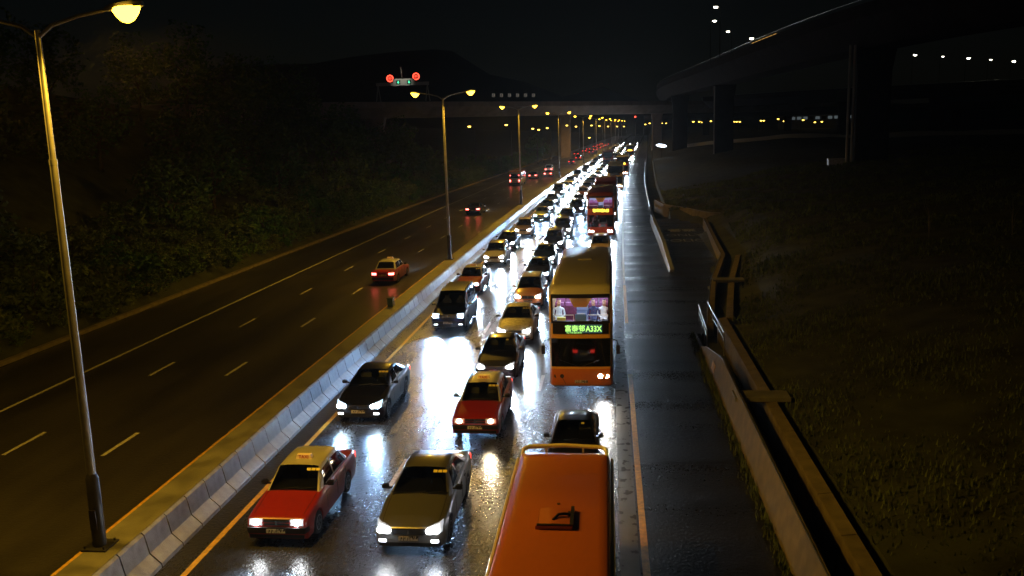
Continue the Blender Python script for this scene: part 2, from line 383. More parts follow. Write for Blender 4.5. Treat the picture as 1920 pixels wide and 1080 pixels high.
for i, s in enumerate(LAMP_S):
    lab = lamp_lab[i] if i < 4 else 'distant double-arm sodium street lamp in the long median row'
    t = thing('street_lamp', lab, 'street lamp', RP(-12.2, s, .9), RZ(s), 'sodium lamps along the median barrier')
    for k in ('base_plate', 'pole_base', 'pole', 'door'): link(k, LP[k], t)
    for sg in (-1, 1):
        link('arm', LP['arm%d' % sg], t); h = link('lamp_head', LP['head%d' % sg], t); link('lamp_bowl', LP['bowl%d' % sg], h)
        if i < 9: spot(t, (sg*2.1, 0, 11.95), (sg*.12, 0, -1), NA_P, (1., .54, .04), 168, .4, .18)

# ------------------------------------------------------------------ cars
def lerp(a, b_, f): return a+(b_-a)*f
def pw(keys, y):
    if y <= keys[0][0]: return keys[0][1]
    for (a, p), (c, q) in zip(keys, keys[1:]):
        if y <= c: return lerp(p, q, (y-a)/(c-a) if c > a else 1)
    return keys[-1][1]
SPEC = dict(
 taxi=dict(L=4.69, W=1.70, H=1.50, nose=.80, cowl=.96, trunk=.97, yc=1.32, yw=1.92, yr=3.38, yb=3.86, rw=.31, yf=.86, yk=3.54, wr=.70, hl=(.44, .80, .60, .755, 0., 'rect'), crown=.03, boxy=1),
 merc=dict(L=4.87, W=1.86, H=1.46, nose=.74, cowl=.97, trunk=1.00, yc=1.42, yw=2.28, yr=3.35, yb=4.20, rw=.33, yf=.86, yk=3.74, wr=.66, hl=(.50, .86, .58, .75, .09, 'twin'), crown=.06, boxy=0),
 sedan=dict(L=4.60, W=1.78, H=1.45, nose=.73, cowl=.96, trunk=.99, yc=1.28, yw=2.12, yr=3.20, yb=3.98, rw=.32, yf=.85, yk=3.50, wr=.67, hl=(.46, .83, .58, .75, .08, 'almond'), crown=.05, boxy=0),
 mpv=dict(L=4.55, W=1.76, H=1.62, nose=.80, cowl=1.03, trunk=1.02, yc=1.00, yw=1.90, yr=3.95, yb=4.40, rw=.32, yf=.84, yk=3.56, wr=.70, hl=(.46, .83, .62, .82, .08, 'almond'), crown=.06, boxy=0),
 van=dict(L=4.85, W=1.84, H=1.92, nose=.94, cowl=1.12, trunk=1.10, yc=.86, yw=1.62, yr=4.50, yb=4.78, rw=.34, yf=.90, yk=3.76, wr=.76, hl=(.52, .86, .72, .93, .04, 'tall'), crown=.05, boxy=1),
 suv=dict(L=4.65, W=1.86, H=1.70, nose=.92, cowl=1.10, trunk=1.10, yc=1.22, yw=1.95, yr=4.00, yb=4.50, rw=.36, yf=.90, yk=3.60, wr=.70, hl=(.52, .87, .70, .87, .06, 'almond'), crown=.05, boxy=0))
CARPARTS = {}
def car_meshes(kind):
    if kind in CARPARTS: return CARPARTS[kind]
    S = SPEC[kind]; L, Wd, H = S['L'], S['W']/2, S['H']; bx = S['boxy']
    zt = [(0, S['nose']-.13), (.03, S['nose']-.07), (.09, S['nose']-.025), (.22, S['nose']+.005), (S['yc'], S['cowl']), (S['yb'], S['trunk']), (max(S['yb']+.01, L-.25), S['trunk']-.01), (L-.08, S['trunk']-.05), (L-.02, S['trunk']-.10), (L, S['trunk']-.17)]
    e0 = .90 if bx else .80
    ww = [(0, e0*Wd), (.03, (e0+.03)*Wd), (.10, (e0+.065)*Wd), (.22, (.955 if not bx else .975)*Wd), (.5, .985*Wd), (.9, Wd), (L-.9, Wd), (L-.4, .98*Wd), (L-.15, .94*Wd), (L-.04, .90*Wd), (L, .84*Wd)]
    zb = [(0, .24), (.1, .20), (.4, .19), (L-.4, .2), (L-.1, .24), (L, .32)]
    ra = S['rw']+.055
    def bot(y):
        z = pw(zb, y)
        for yw_ in (S['yf'], S['yk']):
            if abs(y-yw_) < ra: z = max(z, S['rw'] + math.sqrt(ra*ra-(y-yw_)**2)*.98)
        return z
    ys = set(k for k, _ in zt) | set(k for k, _ in ww)
    y = 0
    while y < L: ys.add(round(y, 3)); y += .16
    for yw_ in (S['yf'], S['yk']):
        for k in range(-8, 9): ys.add(round(yw_ + ra*math.sin(k/8*math.pi/2), 4))
        ys.add(round(yw_-ra-.004, 4)); ys.add(round(yw_+ra+.004, 4))
    ys = sorted(q for q in ys if 0 <= q <= L)
    cr_ = S['crown']
    def sec(y):
        w = pw(ww, y); z1 = pw(zt, y); z0 = min(bot(y), z1-.12); zf = pw(zb, y)
        h = z1-zf
        def zz(f): return max(z0 + .0, zf+h*f)
        cw = cr_*min(1, y/.5)*min(1, (L-y)/.5)
        half = [(w*.80, z0), (w*.965, z0+.01), (w*.99, max(z0+.02, zz(.25))), (w, max(z0+.03, zz(.52))), (w*.985, max(z0+.04, zz(.80))), (w*.955, max(z0+.05, zz(.94))), (w*.90, max(z0+.06, z1)), (w*.70, z1+cw*.55), (w*.35, z1+cw*.9), (0, z1+cw)]
        return [(x, y, z) for x, z in half] + [(-x, y, z) for x, z in half[-2::-1]]
    P = []   # (name, mesh, parent index or None, is_paint)
    b = MB(); b.loft([sec(y) for y in ys]); P.append(('body', b.mesh('body', [M('paint_black')], 38), None, 1))
    # cabin
    yc, yw_, yr, yb = S['yc'], S['yw'], S['yr'], S['yb']
    wb = lambda y: .90*pw(ww, y); zbelt = lambda y: pw(zt, y)+.005
    def frac(y):
        if y < yw_: return (y-yc)/(yw_-yc)
        if y > yr: return (yb-y)/(yb-yr)
        return 1.
    def topz(y):
        f = frac(y); g = math.sin(f*math.pi/2)*.22+f*.78 if not bx else f
        u = (y-yw_)/(yr-yw_) if yw_ < y < yr else 0
        return lerp(zbelt(y)+.01, H-.05, g) + (.04*math.sin(math.pi*u) if 0 < u < 1 else 0)
    def topw(y): return lerp(wb(y)*.95, S['wr']*Wd, min(1, frac(y)*1.05))
    def csec(y):
        a, zb_, tw, tz = wb(y), zbelt(y)-.03, topw(y), topz(y); f = max(frac(y), .0); cw = .035*f+.012
        half = [(a, zb_), (lerp(a, tw, .5)+.012*f, lerp(zb_, tz, .5)), (lerp(a, tw, .93), lerp(zb_, tz, .93)), (tw*.93, tz+cw*.35), (tw*.6, tz+cw*.8), (0, tz+cw)]
        return [(x, y, z) for x, z in half] + [(-x, y, z) for x, z in half[-2::-1]]
    cys = [lerp(yc, yw_, k/7) for k in range(7)] + [lerp(yw_, yr, k/9) for k in range(10)] + [lerp(yr, yb, k/6) for k in range(1, 7)]
    b = MB(); b.loft([csec(y) for y in cys])
    keep = [i for i, f_ in enumerate(b.f) if not (i < 7*11 and 3 <= i % 11 <= 6)]     # open the windscreen aperture
    b.f = [b.f[i] for i in keep]; b.mi = [b.mi[i] for i in keep]
    P.append(('cabin', b.mesh('cabin', [M('paint_black')], 40), None, 2))
    def screen(y0, y1, f0, f1, nm, off_, wf):
        g = []
        for i in range(7):
            y = lerp(y0, y1, lerp(f0, f1, i/6)); c = csec(y); tw, tz = topw(y), topz(y); f = frac(y); cw = .035*f+.012; row = []
            for k in range(-5, 6):
                x = tw*wf*k/5; q = abs(x)/tw
                z = tz + (cw*(1-.2*q/.6) if q < .6 else cw*lerp(.8, .35, (q-.6)/.33))
                row.append((x, y+off_[0], z+off_[1]))
            g.append(row)
        b_ = MB(); b_.grid(g); return b_.mesh(nm, [M('carglass' if nm != 'windscreen' else 'screenglass')], 60)
    P.append(('windscreen', screen(yc, yw_, .0, 1., 'windscreen', (-.004, .003), .93), None, 0))
    P.append(('rear_window', screen(yr, yb, .10, .9, 'rear_window', (.006, .008), .88), None, 0))
    def side(y, g):
        a, zb_, tw, tz = wb(y), zbelt(y)-.03, topw(y), topz(y); f = frac(y)
        if g < .5: return (lerp(a, lerp(a, tw, .5)+.012*f, g/.5), y, lerp(zb_, tz, g))
        return (lerp(lerp(a, tw, .5)+.012*f, lerp(a, tw, .93), (g-.5)/.43), y, lerp(zb_, tz, g))
    ym = lerp(yw_, yr, .42)
    wins = [((yc+.12+(.25 if bx else .35)*(yw_-yc), yw_-.02), ym-.04), ((ym+.04, ym+.04), (yr, yb))]
    for sg in (-1, 1):
        g = []
        for k, gg in enumerate((.16, .36, .6, .85)):
            ya = lerp(wins[0][0][0], wins[0][0][1]+.06, gg); g.append([tuple([sg*(side(lerp(ya, wins[0][1], q/4), gg)[0]+.007)] + list(side(lerp(ya, wins[0][1], q/4), gg)[1:])) for q in range(5)])
        b_ = MB(); b_.grid(g); P.append(('side_window', b_.mesh('side_window', [M('carglass')], 60), None, 0))
        g = []
        ya = ym+.04; ye0 = lerp(yr, yb, .62) if not kind in ('van', 'mpv', 'suv') else lerp(yr, yb, .3)
        for k, gg in enumerate((.16, .36, .6, .85)):
            ye = lerp(ye0, yr-.02, gg); g.append([tuple([sg*(side(lerp(ya, ye, q/4), gg)[0]+.007)] + list(side(lerp(ya, ye, q/4), gg)[1:])) for q in range(5)])
        b_ = MB(); b_.grid(g); P.append(('side_window', b_.mesh('side_window', [M('carglass')], 60), None, 0))
    zd = S['cowl']+cr_
    b_ = MB(); b_.grid([[(sx*wb(y)*.92, y, zbelt(y)+cr_+.012-(0 if y < yc+.45 else .0)) for sx in (-1, -.5, 0, .5, 1)] for y in (yc+.04, yc+.3, yc+.55, lerp(yw_, yr, .5), yr, lerp(yr, yb, .8))]); P.append(('dashboard', b_.mesh('dashboard', [M('black_plastic')], 60), None, 0))
    for sx in (-.38, .38):
        b_ = MB(); ysb = yw_+.28
        b_.loft([[(sx+qx*w_, ysb+qy*d_+dy, z) for qx, qy in ((-1, -1), (1, -1), (1, 1), (-1, 1))] for z, w_, d_, dy in ((zd-.05, .23, .06, 0), (zd+.20, .22, .055, .05), (zd+.25, .15, .05, .06))])
        b_.loft([[(sx+qx*w_, ysb+.08+qy*.045, z) for qx, qy in ((-1, -1), (1, -1), (1, 1), (-1, 1))] for z, w_ in ((zd+.25, .08), (zd+.28, .12), (zd+.40, .11))]); P.append(('seat', b_.mesh('seat', [pm('car_seat', (.10, .09, .08), .8)], 40), None, 0))
    b_ = MB(); n_ = 14; b_.tube([(.38+.18*math.cos(2*math.pi*k/n_), yc+.62+.05*math.sin(2*math.pi*k/n_), zd+.06+.16*math.sin(2*math.pi*k/n_)) for k in range(n_+1)], .015, 5); P.append(('steering_wheel', b_.mesh('steering_wheel', [M('black_plastic')], 60), None, 0))
    # front/rear patches following the plan curve
    def yfront(x):
        x = abs(x)
        for (a, p), (c, q) in zip(ww, ww[1:6]):
            if x <= p: return a
            if x <= q: return lerp(a, c, (x-p)/(q-p))
        return .9
    def yrear(x):
        x = abs(x); rv = [(L-a, p) for a, p in ww[::-1]]
        for (a, p), (c, q) in zip(rv, rv[1:6]):
            if x <= p: return L-a
            if x <= q: return L-lerp(a, c, (x-p)/(q-p))
        return L-.9
    def patch(nm, xs, zlo, zhi, mat, rear=False, proud=.012, depth=.09, back=0.):
        g = [[], []]; n = max(2, int(abs(xs[1]-xs[0])/.05))
        for k in range(n+1):
            x = lerp(xs[0], xs[1], k/n); u = k/n
            y = (yrear(x)+proud) if rear else (yfront(x)-proud)
            for j, zf in ((0, zlo), (1, zhi)):
                z = zf(u) if callable(zf) else zf
                g[j].append((x, y+(back*j if not rear else -back*j), z))
        b_ = MB(); b_.slab(g, (0, -depth if rear else depth, 0)); return b_.mesh(nm, [mat], 50)
    h0, h1, z0, z1, rise, sh = S['hl']; lights = []
    for sg in (-1, 1):
        a, c = sg*h0*Wd, sg*h1*Wd*1.06
        if sh == 'twin':
            mid = lerp(a, c, .36)
            P.append(('headlight', patch('headlight', (lerp(a, mid, .0), lerp(a, mid, .86)), lambda u: z0-.01, lambda u: z1-.03+.03*u, M('hl_white'), back=.10), None, 3))
            P.append(('headlight', patch('headlight', (mid, c), lambda u: z0+.02*u, lambda u: z1+rise*u, M('hl_white'), back=.14), None, 3))
        elif sh == 'rect':
            P.append(('headlight', patch('headlight', (a, c), z0, z1, M('hl_white'), back=.03), None, 3))
        elif sh == 'tall':
            P.append(('headlight', patch('headlight', (a, c), z0, lambda u: z1+rise*u, M('hl_white'), back=.06), None, 3))
        else:
            P.append(('headlight', patch('headlight', (a, c), lambda u: z0+.03*(1-u)+.02*u, lambda u: lerp(z1-.07, z1+rise, u**.8), M('hl_white'), back=.14), None, 3))
        lights.append((sg*.5*(h0+h1)*Wd, -.16, .5*(z0+z1)))
        bl = [(.5, .085)] if sh == 'rect' else [(.14, .055), (.62, .08)] if sh == 'twin' else [(.3, .05), (.66, .085)]
        for fq, rq in bl:
            xq = lerp(a, c, fq); zq = lerp(z0, z1, .48)+(.3*rise*fq if sh != 'rect' else 0); b_ = MB(); n_ = 14
            rr = lambda r, y: [(xq+r*math.cos(2*math.pi*k/n_)*1.15, yfront(xq)+y, zq+r*.92*math.sin(2*math.pi*k/n_)) for k in range(n_)]
            b_.loft([rr(rq, .02), rr(rq, -.022), rr(rq*.7, -.034), rr(rq*.1, -.04)]); P.append(('bulb', b_.mesh('bulb', [M('hl_white')], 60), len(P)-(1 if (fq, rq) == bl[0] else 2), 6))
        if kind != 'taxi':
            P.append(('fog_lamp', patch('fog_lamp', (sg*.62*Wd, sg*.82*Wd), .36, .43, M('drl')), None, 4))
        else:
            P.append(('indicator', patch('indicator', (sg*.56*Wd, sg*.84*Wd), .46, .51, pm('indicator_off', (.5, .2, .03), .3)), None, 0))
        P.append(('tail_lamp', patch('tail_lamp', (sg*.52*Wd, sg*.93*Wd), S['trunk']-.27, S['trunk']-.12, M('tail'), rear=True), None, 5))
        # mirror
        b_ = MB(); xm = wb(yc+.35); zm = zbelt(yc)+.10; secs = []
        for u, q in ((0, .5), (.05, 1.), (.16, 1.), (.2, .7)):
            x = sg*(xm+.07+u); yy = yc+.38
            secs.append([(x, yy-.05*q, zm-.055*q), (x, yy+.05*q, zm-.065*q), (x, yy+.05*q, zm+.07*q), (x, yy-.05*q, zm+.05*q)])
        b_.loft(secs); b_.box((sg*(xm+.05), yc+.40, zm-.04), (.12, .05, .04)); P.append(('wing_mirror', b_.mesh('wing_mirror', [M('paint_black')], 50), None, 0 if kind in ('taxi', 'merc') else 1))
        for yy in (lerp(yw_, ym, .75), lerp(ym, yr, .8)):
            b_ = MB(); b_.box((sg*(pw(ww, yy)*.985), yy, S['cowl']-.13), (.035, .19, .035)); P.append(('door_handle', b_.mesh('door_handle', [M('chrome')]), None, 0))
        # wheels
        for yy in (S['yf'], S['yk']):
            xo, xi, r_ = sg*(Wd*.985), sg*(Wd-.2), S['rw']; n = 20
            def ring(x, r): return [(x, yy+r*math.cos(2*math.pi*k/n), S['rw']+r*math.sin(2*math.pi*k/n)) for k in range(n)]
            b_ = MB(); b_.loft([ring(xi, r_*.9), ring(xi, r_), ring(lerp(xi, xo, .85), r_), ring(xo, r_*.94), ring(xo, r_*.66)]); P.append(('wheel', b_.mesh('wheel', [M('rubber')], 50), None, 0))
            wi = len(P)-1
            b_ = MB(); b_.loft([ring(xo-sg*.03, r_*.66), ring(xo+sg*.004, r_*.66), ring(xo+sg*.004, r_*.6)], caps=False)
            for k in range(5):
                a = 2*math.pi*k/5
                d = Vector((0, math.cos(a), math.sin(a))); e = Vector((0, -math.sin(a), math.cos(a))); c0 = Vector((xo, yy, S['rw']))
                g = [[c0+d*.03-e*.035, c0+d*.03+e*.035], [c0+d*r_*.62-e*.05, c0+d*r_*.62+e*.05]]
                b_.slab(g, (-sg*.03, 0, 0))
            b_.loft([ring(xo-sg*.06, r_*.6), ring(xo-sg*.061, r_*.05)], mi=1)
            P.append(('rim', b_.mesh('rim', [M('rim'), M('black_plastic')], 40), wi, 0))
    for sg in (-1, 1):
        ln = []; b_ = MB()
        for k in range(9):
            y = lerp(.24, yc+.02, k/8); x = pw(ww, y)*.80; f_ = (.80-.70)/.2; z = pw(zt, y)+cr_*.55*min(1, y/.5)*(1-f_); ln.append((sg*x, y, z+.001))
        b_.tube(ln, .007, 4); P.append(('panel_gap', b_.mesh('panel_gap', [M('black_plastic')]), None, 0))
        for yy in (yc+.30, ym, lerp(ym, yr, .97)):
            c = sec(yy); ln = [(sg*(abs(c[k][0])+.001), yy, c[k][2]) for k in (2, 3, 4, 5)]; b_ = MB(); b_.tube(ln, .007, 4); P.append(('panel_gap', b_.mesh('panel_gap', [M('black_plastic')]), None, 0))
    gz0, gz1 = (z0, z1-.01) if bx else (z0-.02, z1-.05)
    P.append(('grille', patch('grille', (-h0*Wd*.93, h0*Wd*.93), gz0, gz1, M('black_plastic'), proud=.008, back=.02), None, 0)); gi = len(P)-1
    b_ = MB()
    for k in range(4):
        z = lerp(gz0, gz1, (k+.6)/4.2); b_.box((0, -.012-.0, z), (h0*Wd*1.75, .02, .012))
    b_.box((0, -.014, lerp(gz0, gz1, .52)), (.05, .022, (gz1-gz0)*.9)); P.append(('grille_bar', b_.mesh('grille_bar', [M('chrome')]), gi, 0))
    P.append(('bumper', patch('bumper', (-.86*Wd, .86*Wd), .25, .345, M('black_plastic'), proud=.006), None, 0))
    if bx: P.append(('bumper', patch('bumper', (-.97*Wd, .97*Wd), .40, .55, M('black_plastic'), proud=.05), None, 0))
    P.append(('number_plate', patch('number_plate', (-.26, .26), .41, .52, M('plate_w'), proud=.06 if bx else .025), None, 0))
    P.append(('number_plate', patch('number_plate', (-.26, .26), .62, .73, M('plate_y'), rear=True, proud=.02), None, 0))
    P.append(('rear_bumper', patch('rear_bumper', (-.90*Wd, .90*Wd), .36, .52, M('black_plastic'), rear=True, proud=.03), None, 0))
    b_ = MB()
    for sg in (-.35, .12):
        y0, y1 = lerp(yc, yw_, .04), lerp(yc, yw_, .10)
        b_.tube([(sg, y0-.02, topz(y0)+.04), (sg+.5, y1, topz(y1)+.045)], .008, 5)
    P.append(('wiper', b_.mesh('wiper', [M('black_plastic')]), None, 0))
    if kind == 'taxi':
        b_ = MB(); yy = lerp(yw_, yr, .3); zz = H+.0
        b_.box((0, yy, zz+.075), (.46, .15, .13), taper=.86); P.append(('roof_sign', b_.mesh('roof_sign', [M('taxisign')]), None, 0)); ri = len(P)-1
        tm = textmesh('TAXI', .13, M('red_letter'), bold=.002)
        for v in tm.vertices: v.co = (v.co.x, yy-.0745+.0*v.co.z - v.co.z, zz+.075+v.co.y)
        P.append(('lettering', tm, ri, 0))
    if kind == 'taxi' or kind == 'merc' or kind == 'sedan':
        # licence discs on the inside of the screen top corner, shown on the glass
        b_ = MB()
        for k in range(3 if kind != 'sedan' else 1):
            f0, f1 = .78, .88; ya, yb_ = lerp(yc, yw_, f0), lerp(yc, yw_, f1); x0 = topw(yb_)*.42+k*.13
            b_.add([(x0, ya-.012, topz(ya)+.04), (x0+.11, ya-.012, topz(ya)+.038), (x0+.11, yb_-.012, topz(yb_)+.042), (x0, yb_-.012, topz(yb_)+.044)], [(0, 1, 2, 3)])
        P.append(('licence_disc', b_.mesh('licence_disc', [M('sticker')]), [q_[0] for q_ in P].index('windscreen'), 0))
    if kind in ('mpv', 'suv', 'van'):
        for sg in (-1, 1):
            b_ = MB(); xr = topw(yr)*.93
            b_.tube([(sg*xr, lerp(yw_, yr, .12), H-.03), (sg*xr, lerp(yw_, yr, .18), H+.05), (sg*xr, lerp(yw_, yr, .9), H+.05), (sg*xr, lerp(yw_, yr, .96), H-.03)], .02, 6); P.append(('roof_rail', b_.mesh('roof_rail', [M('chrome')], 40), None, 0))
    if kind in ('merc', 'mpv'):
        g = [[(sx*topw(yw_+.5)*.55, yw_+y, topz(yw_+y)+.042-.004*abs(sx)) for sx in (-1, -.5, 0, .5, 1)] for y in (.22, .45, .68, .9)]
        b_ = MB(); b_.grid(g); P.append(('sunroof', b_.mesh('sunroof', [M('carglass')], 60), None, 0))
    CARPARTS[kind] = (P, lights); return CARPARTS[kind]
def platemat(name, col):
    mm, n, l, b = newmat(name); b.inputs['Roughness'].default_value = .4
    tc = n.new('ShaderNodeTexCoord'); mp = n.new('ShaderNodeMapping'); mp.inputs['Scale'].default_value = (30, 0, 9); l.new(tc.outputs['Object'], mp.inputs[0])
    nz = n.new('ShaderNodeTexNoise'); nz.inputs['Detail'].default_value = 1; nz.inputs['Scale'].default_value = 1.; l.new(mp.outputs[0], nz.inputs['Vector'])
    rp = n.new('ShaderNodeValToRGB'); rp.color_ramp.elements[0].position = .42; rp.color_ramp.elements[1].position = .5
    rp.color_ramp.elements[0].color = (.03, .03, .03, 1); rp.color_ramp.elements[1].color = (*col, 1); l.new(nz.outputs[0], rp.inputs[0]); l.new(rp.outputs[0], b.inputs['Base Color']); MATS[name] = mm
platemat('plate_w', (.6, .58, .55)); platemat('plate_y', (.7, .45, .05))
HLC = dict(hl_white=(.52, .74, 1.), hl_blue=(.32, .58, 1.), hl_warm=(1., .78, .5))
def setmat(o, mat):
    o.material_slots[0].link = 'OBJECT'; o.material_slots[0].material = mat
def put_car(kind, name, label, cat, t, s, col, cab=None, hl='hl_white', power=1., group=None, rear=False, fog=False, tail='tail', x=None, spots=True, off_side=None):
    P, lights = car_meshes(kind); S = SPEC[kind]
    loc = RP(t, s, .01)
    root = thing(name, label, cat, loc, RZ(s)+(math.pi if rear else 0), group)
    objs = []
    for nm, me, par, k in P:
        if k == 4 and not fog: pass
        o = link(nm, me, root if par is None else objs[par]); objs.append(o)
        if k == 1: setmat(o, M('paint_'+col))
        elif k == 2: setmat(o, M('paint_'+(cab or col)))
        elif k == 3: setmat(o, M(hl+'_glass'))
        elif k == 6: setmat(o, M(hl))
        elif k == 4 and not fog: setmat(o, M('chrome'))
        elif k == 5: setmat(o, M(tail))
    if spots:
        for (x, y, z) in lights:
            spot(root, (x, y, z), (0, -1, -.22), HL_P*power, HLC[hl], 50, 1., .07)
    return root
# ------------------------------------------------------------------ the jam: vehicles facing the footbridge
J = 'vehicles queueing in the traffic jam'
V = put_car
V('taxi', 'taxi', 'red taxi with pale roof, alone at the head of the queue beside the median barrier', 'taxi', -8.56, 20.4, 'taxi_red', 'taxi_silver', 'hl_white', .45)
V('merc', 'car', 'glossy black sedan with swept bluish headlights behind the leading red taxi', 'car', -9.15, 30.0, 'black', None, 'hl_blue', .7, fog=True)
V('van', 'van', 'dark blue minivan with four glaring blue-white lamps lighting the wet road', 'van', -8.55, 44.8, 'navy', None, 'hl_blue', 7., fog=True)
V('taxi', 'taxi', 'red taxi hidden to the bonnet behind the dark blue minivan', 'taxi', -9.2, 55.2, 'taxi_red', 'taxi_silver', 'hl_white', 1.)
V('mpv', 'car', 'champagne people carrier with roof rails in the median lane', 'car', -9.15, 66.9, 'champagne', None, 'hl_white', 1.6, fog=True)
V('sedan', 'car', 'dark sedan showing only its roof behind the champagne people carrier', 'car', -9.35, 75.5, 'black', None, 'hl_white', 1.)
V('mpv', 'car', 'brownish silver people carrier with warm white headlights', 'car', -8.85, 84.9, 'beige', None, 'hl_white', 1.8)
V('sedan', 'car', 'teal-tinted car with bluish headlamps in the median lane', 'car', -8.5, 99.6, 'teal', 'champagne', 'hl_blue', 2.)
V('sedan', 'car', 'dark sedan directly behind the teal-tinted car', 'car', -8.75, 109.3, 'navy', None, 'hl_white', 1.6)
V('sedan', 'car', 'navy car two behind the teal-tinted car, beside the black off-roader', 'car', -9.0, 119.5, 'navy', None, 'hl_white', 1.6)
V('van', 'van', 'dark van with blazing lamps close along the median barrier', 'van', -9.3, 133.8, 'navy', None, 'hl_white', 2.)
V('merc', 'car', 'silver sedan with twin headlights each side, abreast of the leading red taxi', 'car', -5.02, 20.1, 'silver', None, 'hl_white', .45, fog=True)
V('taxi', 'taxi', 'red taxi with dim warm headlamps just behind the silver sedan', 'taxi', -4.58, 28.4, 'taxi_red', 'taxi_silver', 'hl_warm', .25)
V('sedan', 'car', 'black sedan tight behind the dim-lit red taxi', 'car', -4.78, 35.3, 'black', None, 'hl_white', 1.3)
V('merc', 'car', 'white sedan with dark roof glass and one bright headlamp', 'car', -4.72, 41.9, 'white', None, 'hl_white', 1.3)
V('mpv', 'car', 'pinkish orange people carrier behind the white sedan', 'car', -4.85, 50.5, 'orange', 'champagne', 'hl_white', 1.4)
V('sedan', 'car', 'black round-roofed car behind the pinkish orange people carrier', 'car', -5.05, 58.9, 'black', None, 'hl_blue', 2.)
V('sedan', 'car', 'second black car behind the pinkish orange people carrier', 'car', -5.2, 66.3, 'navy', None, 'hl_white', 1.6)
V('mpv', 'car', 'black people carrier with roof rails, third behind the pinkish orange one', 'car', -5.1, 74.8, 'black', None, 'hl_white', 1.6)
V('suv', 'car', 'dark car with roof bars ahead of a rounded black estate', 'car', -5.0, 84., 'grey', None, 'hl_white', 1.6)
V('mpv', 'car', 'rounded black estate car alongside the red double-decker', 'car', -5.3, 94.6, 'black', None, 'hl_white', 2.)
V('suv', 'car', 'tall black off-roader beside the red double-decker rear', 'car', -4.85, 106.2, 'black', None, 'hl_blue', 2.)
V('sedan', 'car', 'orange-fronted dark car behind the tall black off-roader', 'car', -5.2, 118., 'grey', 'brown', 'hl_white', 1.4)
V('taxi', 'taxi', 'orange-red taxi far down the middle lane', 'taxi', -5.4, 131., 'orange', 'taxi_silver', 'hl_white', 1.6)
V('sedan', 'car', 'glossy black car close behind the orange-roofed minibus', 'car', -1.1, 24.6, 'black', None, 'hl_white', .0, spots=False).scale = (.88, .94, .95)
V('mpv', 'car', 'beige car squeezed between the two double-decker buses', 'car', -1.0, 70.2, 'beige', None, 'hl_white', 1.2)

# ------------------------------------------------------------------ far queue, one mesh each
def joined(kind, col, cab, hlm, tailm):
    P, _ = car_meshes(kind); me = bpy.data.meshes.new('car'); bm = bmesh.new(); mats = []
    for nm, m0, par, k in P:
        if nm in ('door_handle', 'wiper', 'grille_bar', 'licence_disc', 'lettering', 'rim', 'panel_gap', 'seat', 'steering_wheel', 'bulb'): continue
        mm = M('paint_'+col) if k == 1 else M('paint_'+(cab or col)) if k == 2 else M(hlm) if k in (3, 6) else M('chrome') if k == 4 else M(tailm) if k == 5 else m0.materials[0]
        if mm not in mats: mats.append(mm)
        n0 = len(bm.faces); bm.from_mesh(m0); bm.faces.ensure_lookup_table()
        for f in bm.faces[n0:]: f.material_index = mats.index(mm)
    bm.to_mesh(me); bm.free()
    for q in mats: me.materials.append(q)
    return me
FAR = [joined('sedan', 'black', None, 'hl_white', 'tail'), joined('sedan', 'navy', None, 'hl_blue', 'tail'), joined('mpv', 'champagne', None, 'hl_white', 'tail'), joined('taxi', 'taxi_red', 'taxi_silver', 'hl_white', 'tail'),
       joined('van', 'grey', None, 'hl_white', 'tail'), joined('suv', 'black', None, 'hl_white', 'tail'), joined('sedan', 'silver', None, 'hl_white', 'tail')]
FARK = [('car', 'black sedan with glaring headlights far down the traffic jam'), ('car', 'navy car with glaring bluish headlights far down the jam'), ('car', 'pale people carrier far down the glaring traffic jam'), ('taxi', 'red taxi far down the glaring traffic jam'),
        ('van', 'grey van far down the glaring traffic jam'), ('car', 'black off-roader far down the glaring traffic jam'), ('car', 'silver sedan far down the glaring traffic jam')]
def far_car(t, s, lights=True, rear=False, k=None, lab=None, grp='far cars in the jam'):
    k = rnd.randrange(len(FAR)) if k is None else k
    o = tag(link(FARK[k][0], FAR[k], None, RP(t, s, .01), RZ(s)+(math.pi if rear else 0)), lab or FARK[k][1], FARK[k][0], grp)
    if lights:
        z, hw = (.68, .55)
        for sg in (-1, 1): spot(o, (sg*hw, -.12, z), (0, -1, -.22), HL_P*5., (.60, .80, 1.), 50, 1., .08)
    return o
for t, s0 in ((-9.25, 146), (-5.3, 143)):
    s = s0
    while s < 505:
        far_car(t+rnd.uniform(-.25, .25), s, s < 260); s += rnd.uniform(8.2, 12.5)
for s in (232, 246, 258, 272, 300, 311, 322, 336, 350, 378, 390, 404, 418, 433, 450, 466, 482): far_car(-1.2+rnd.uniform(-.2, .2), s, s < 250)

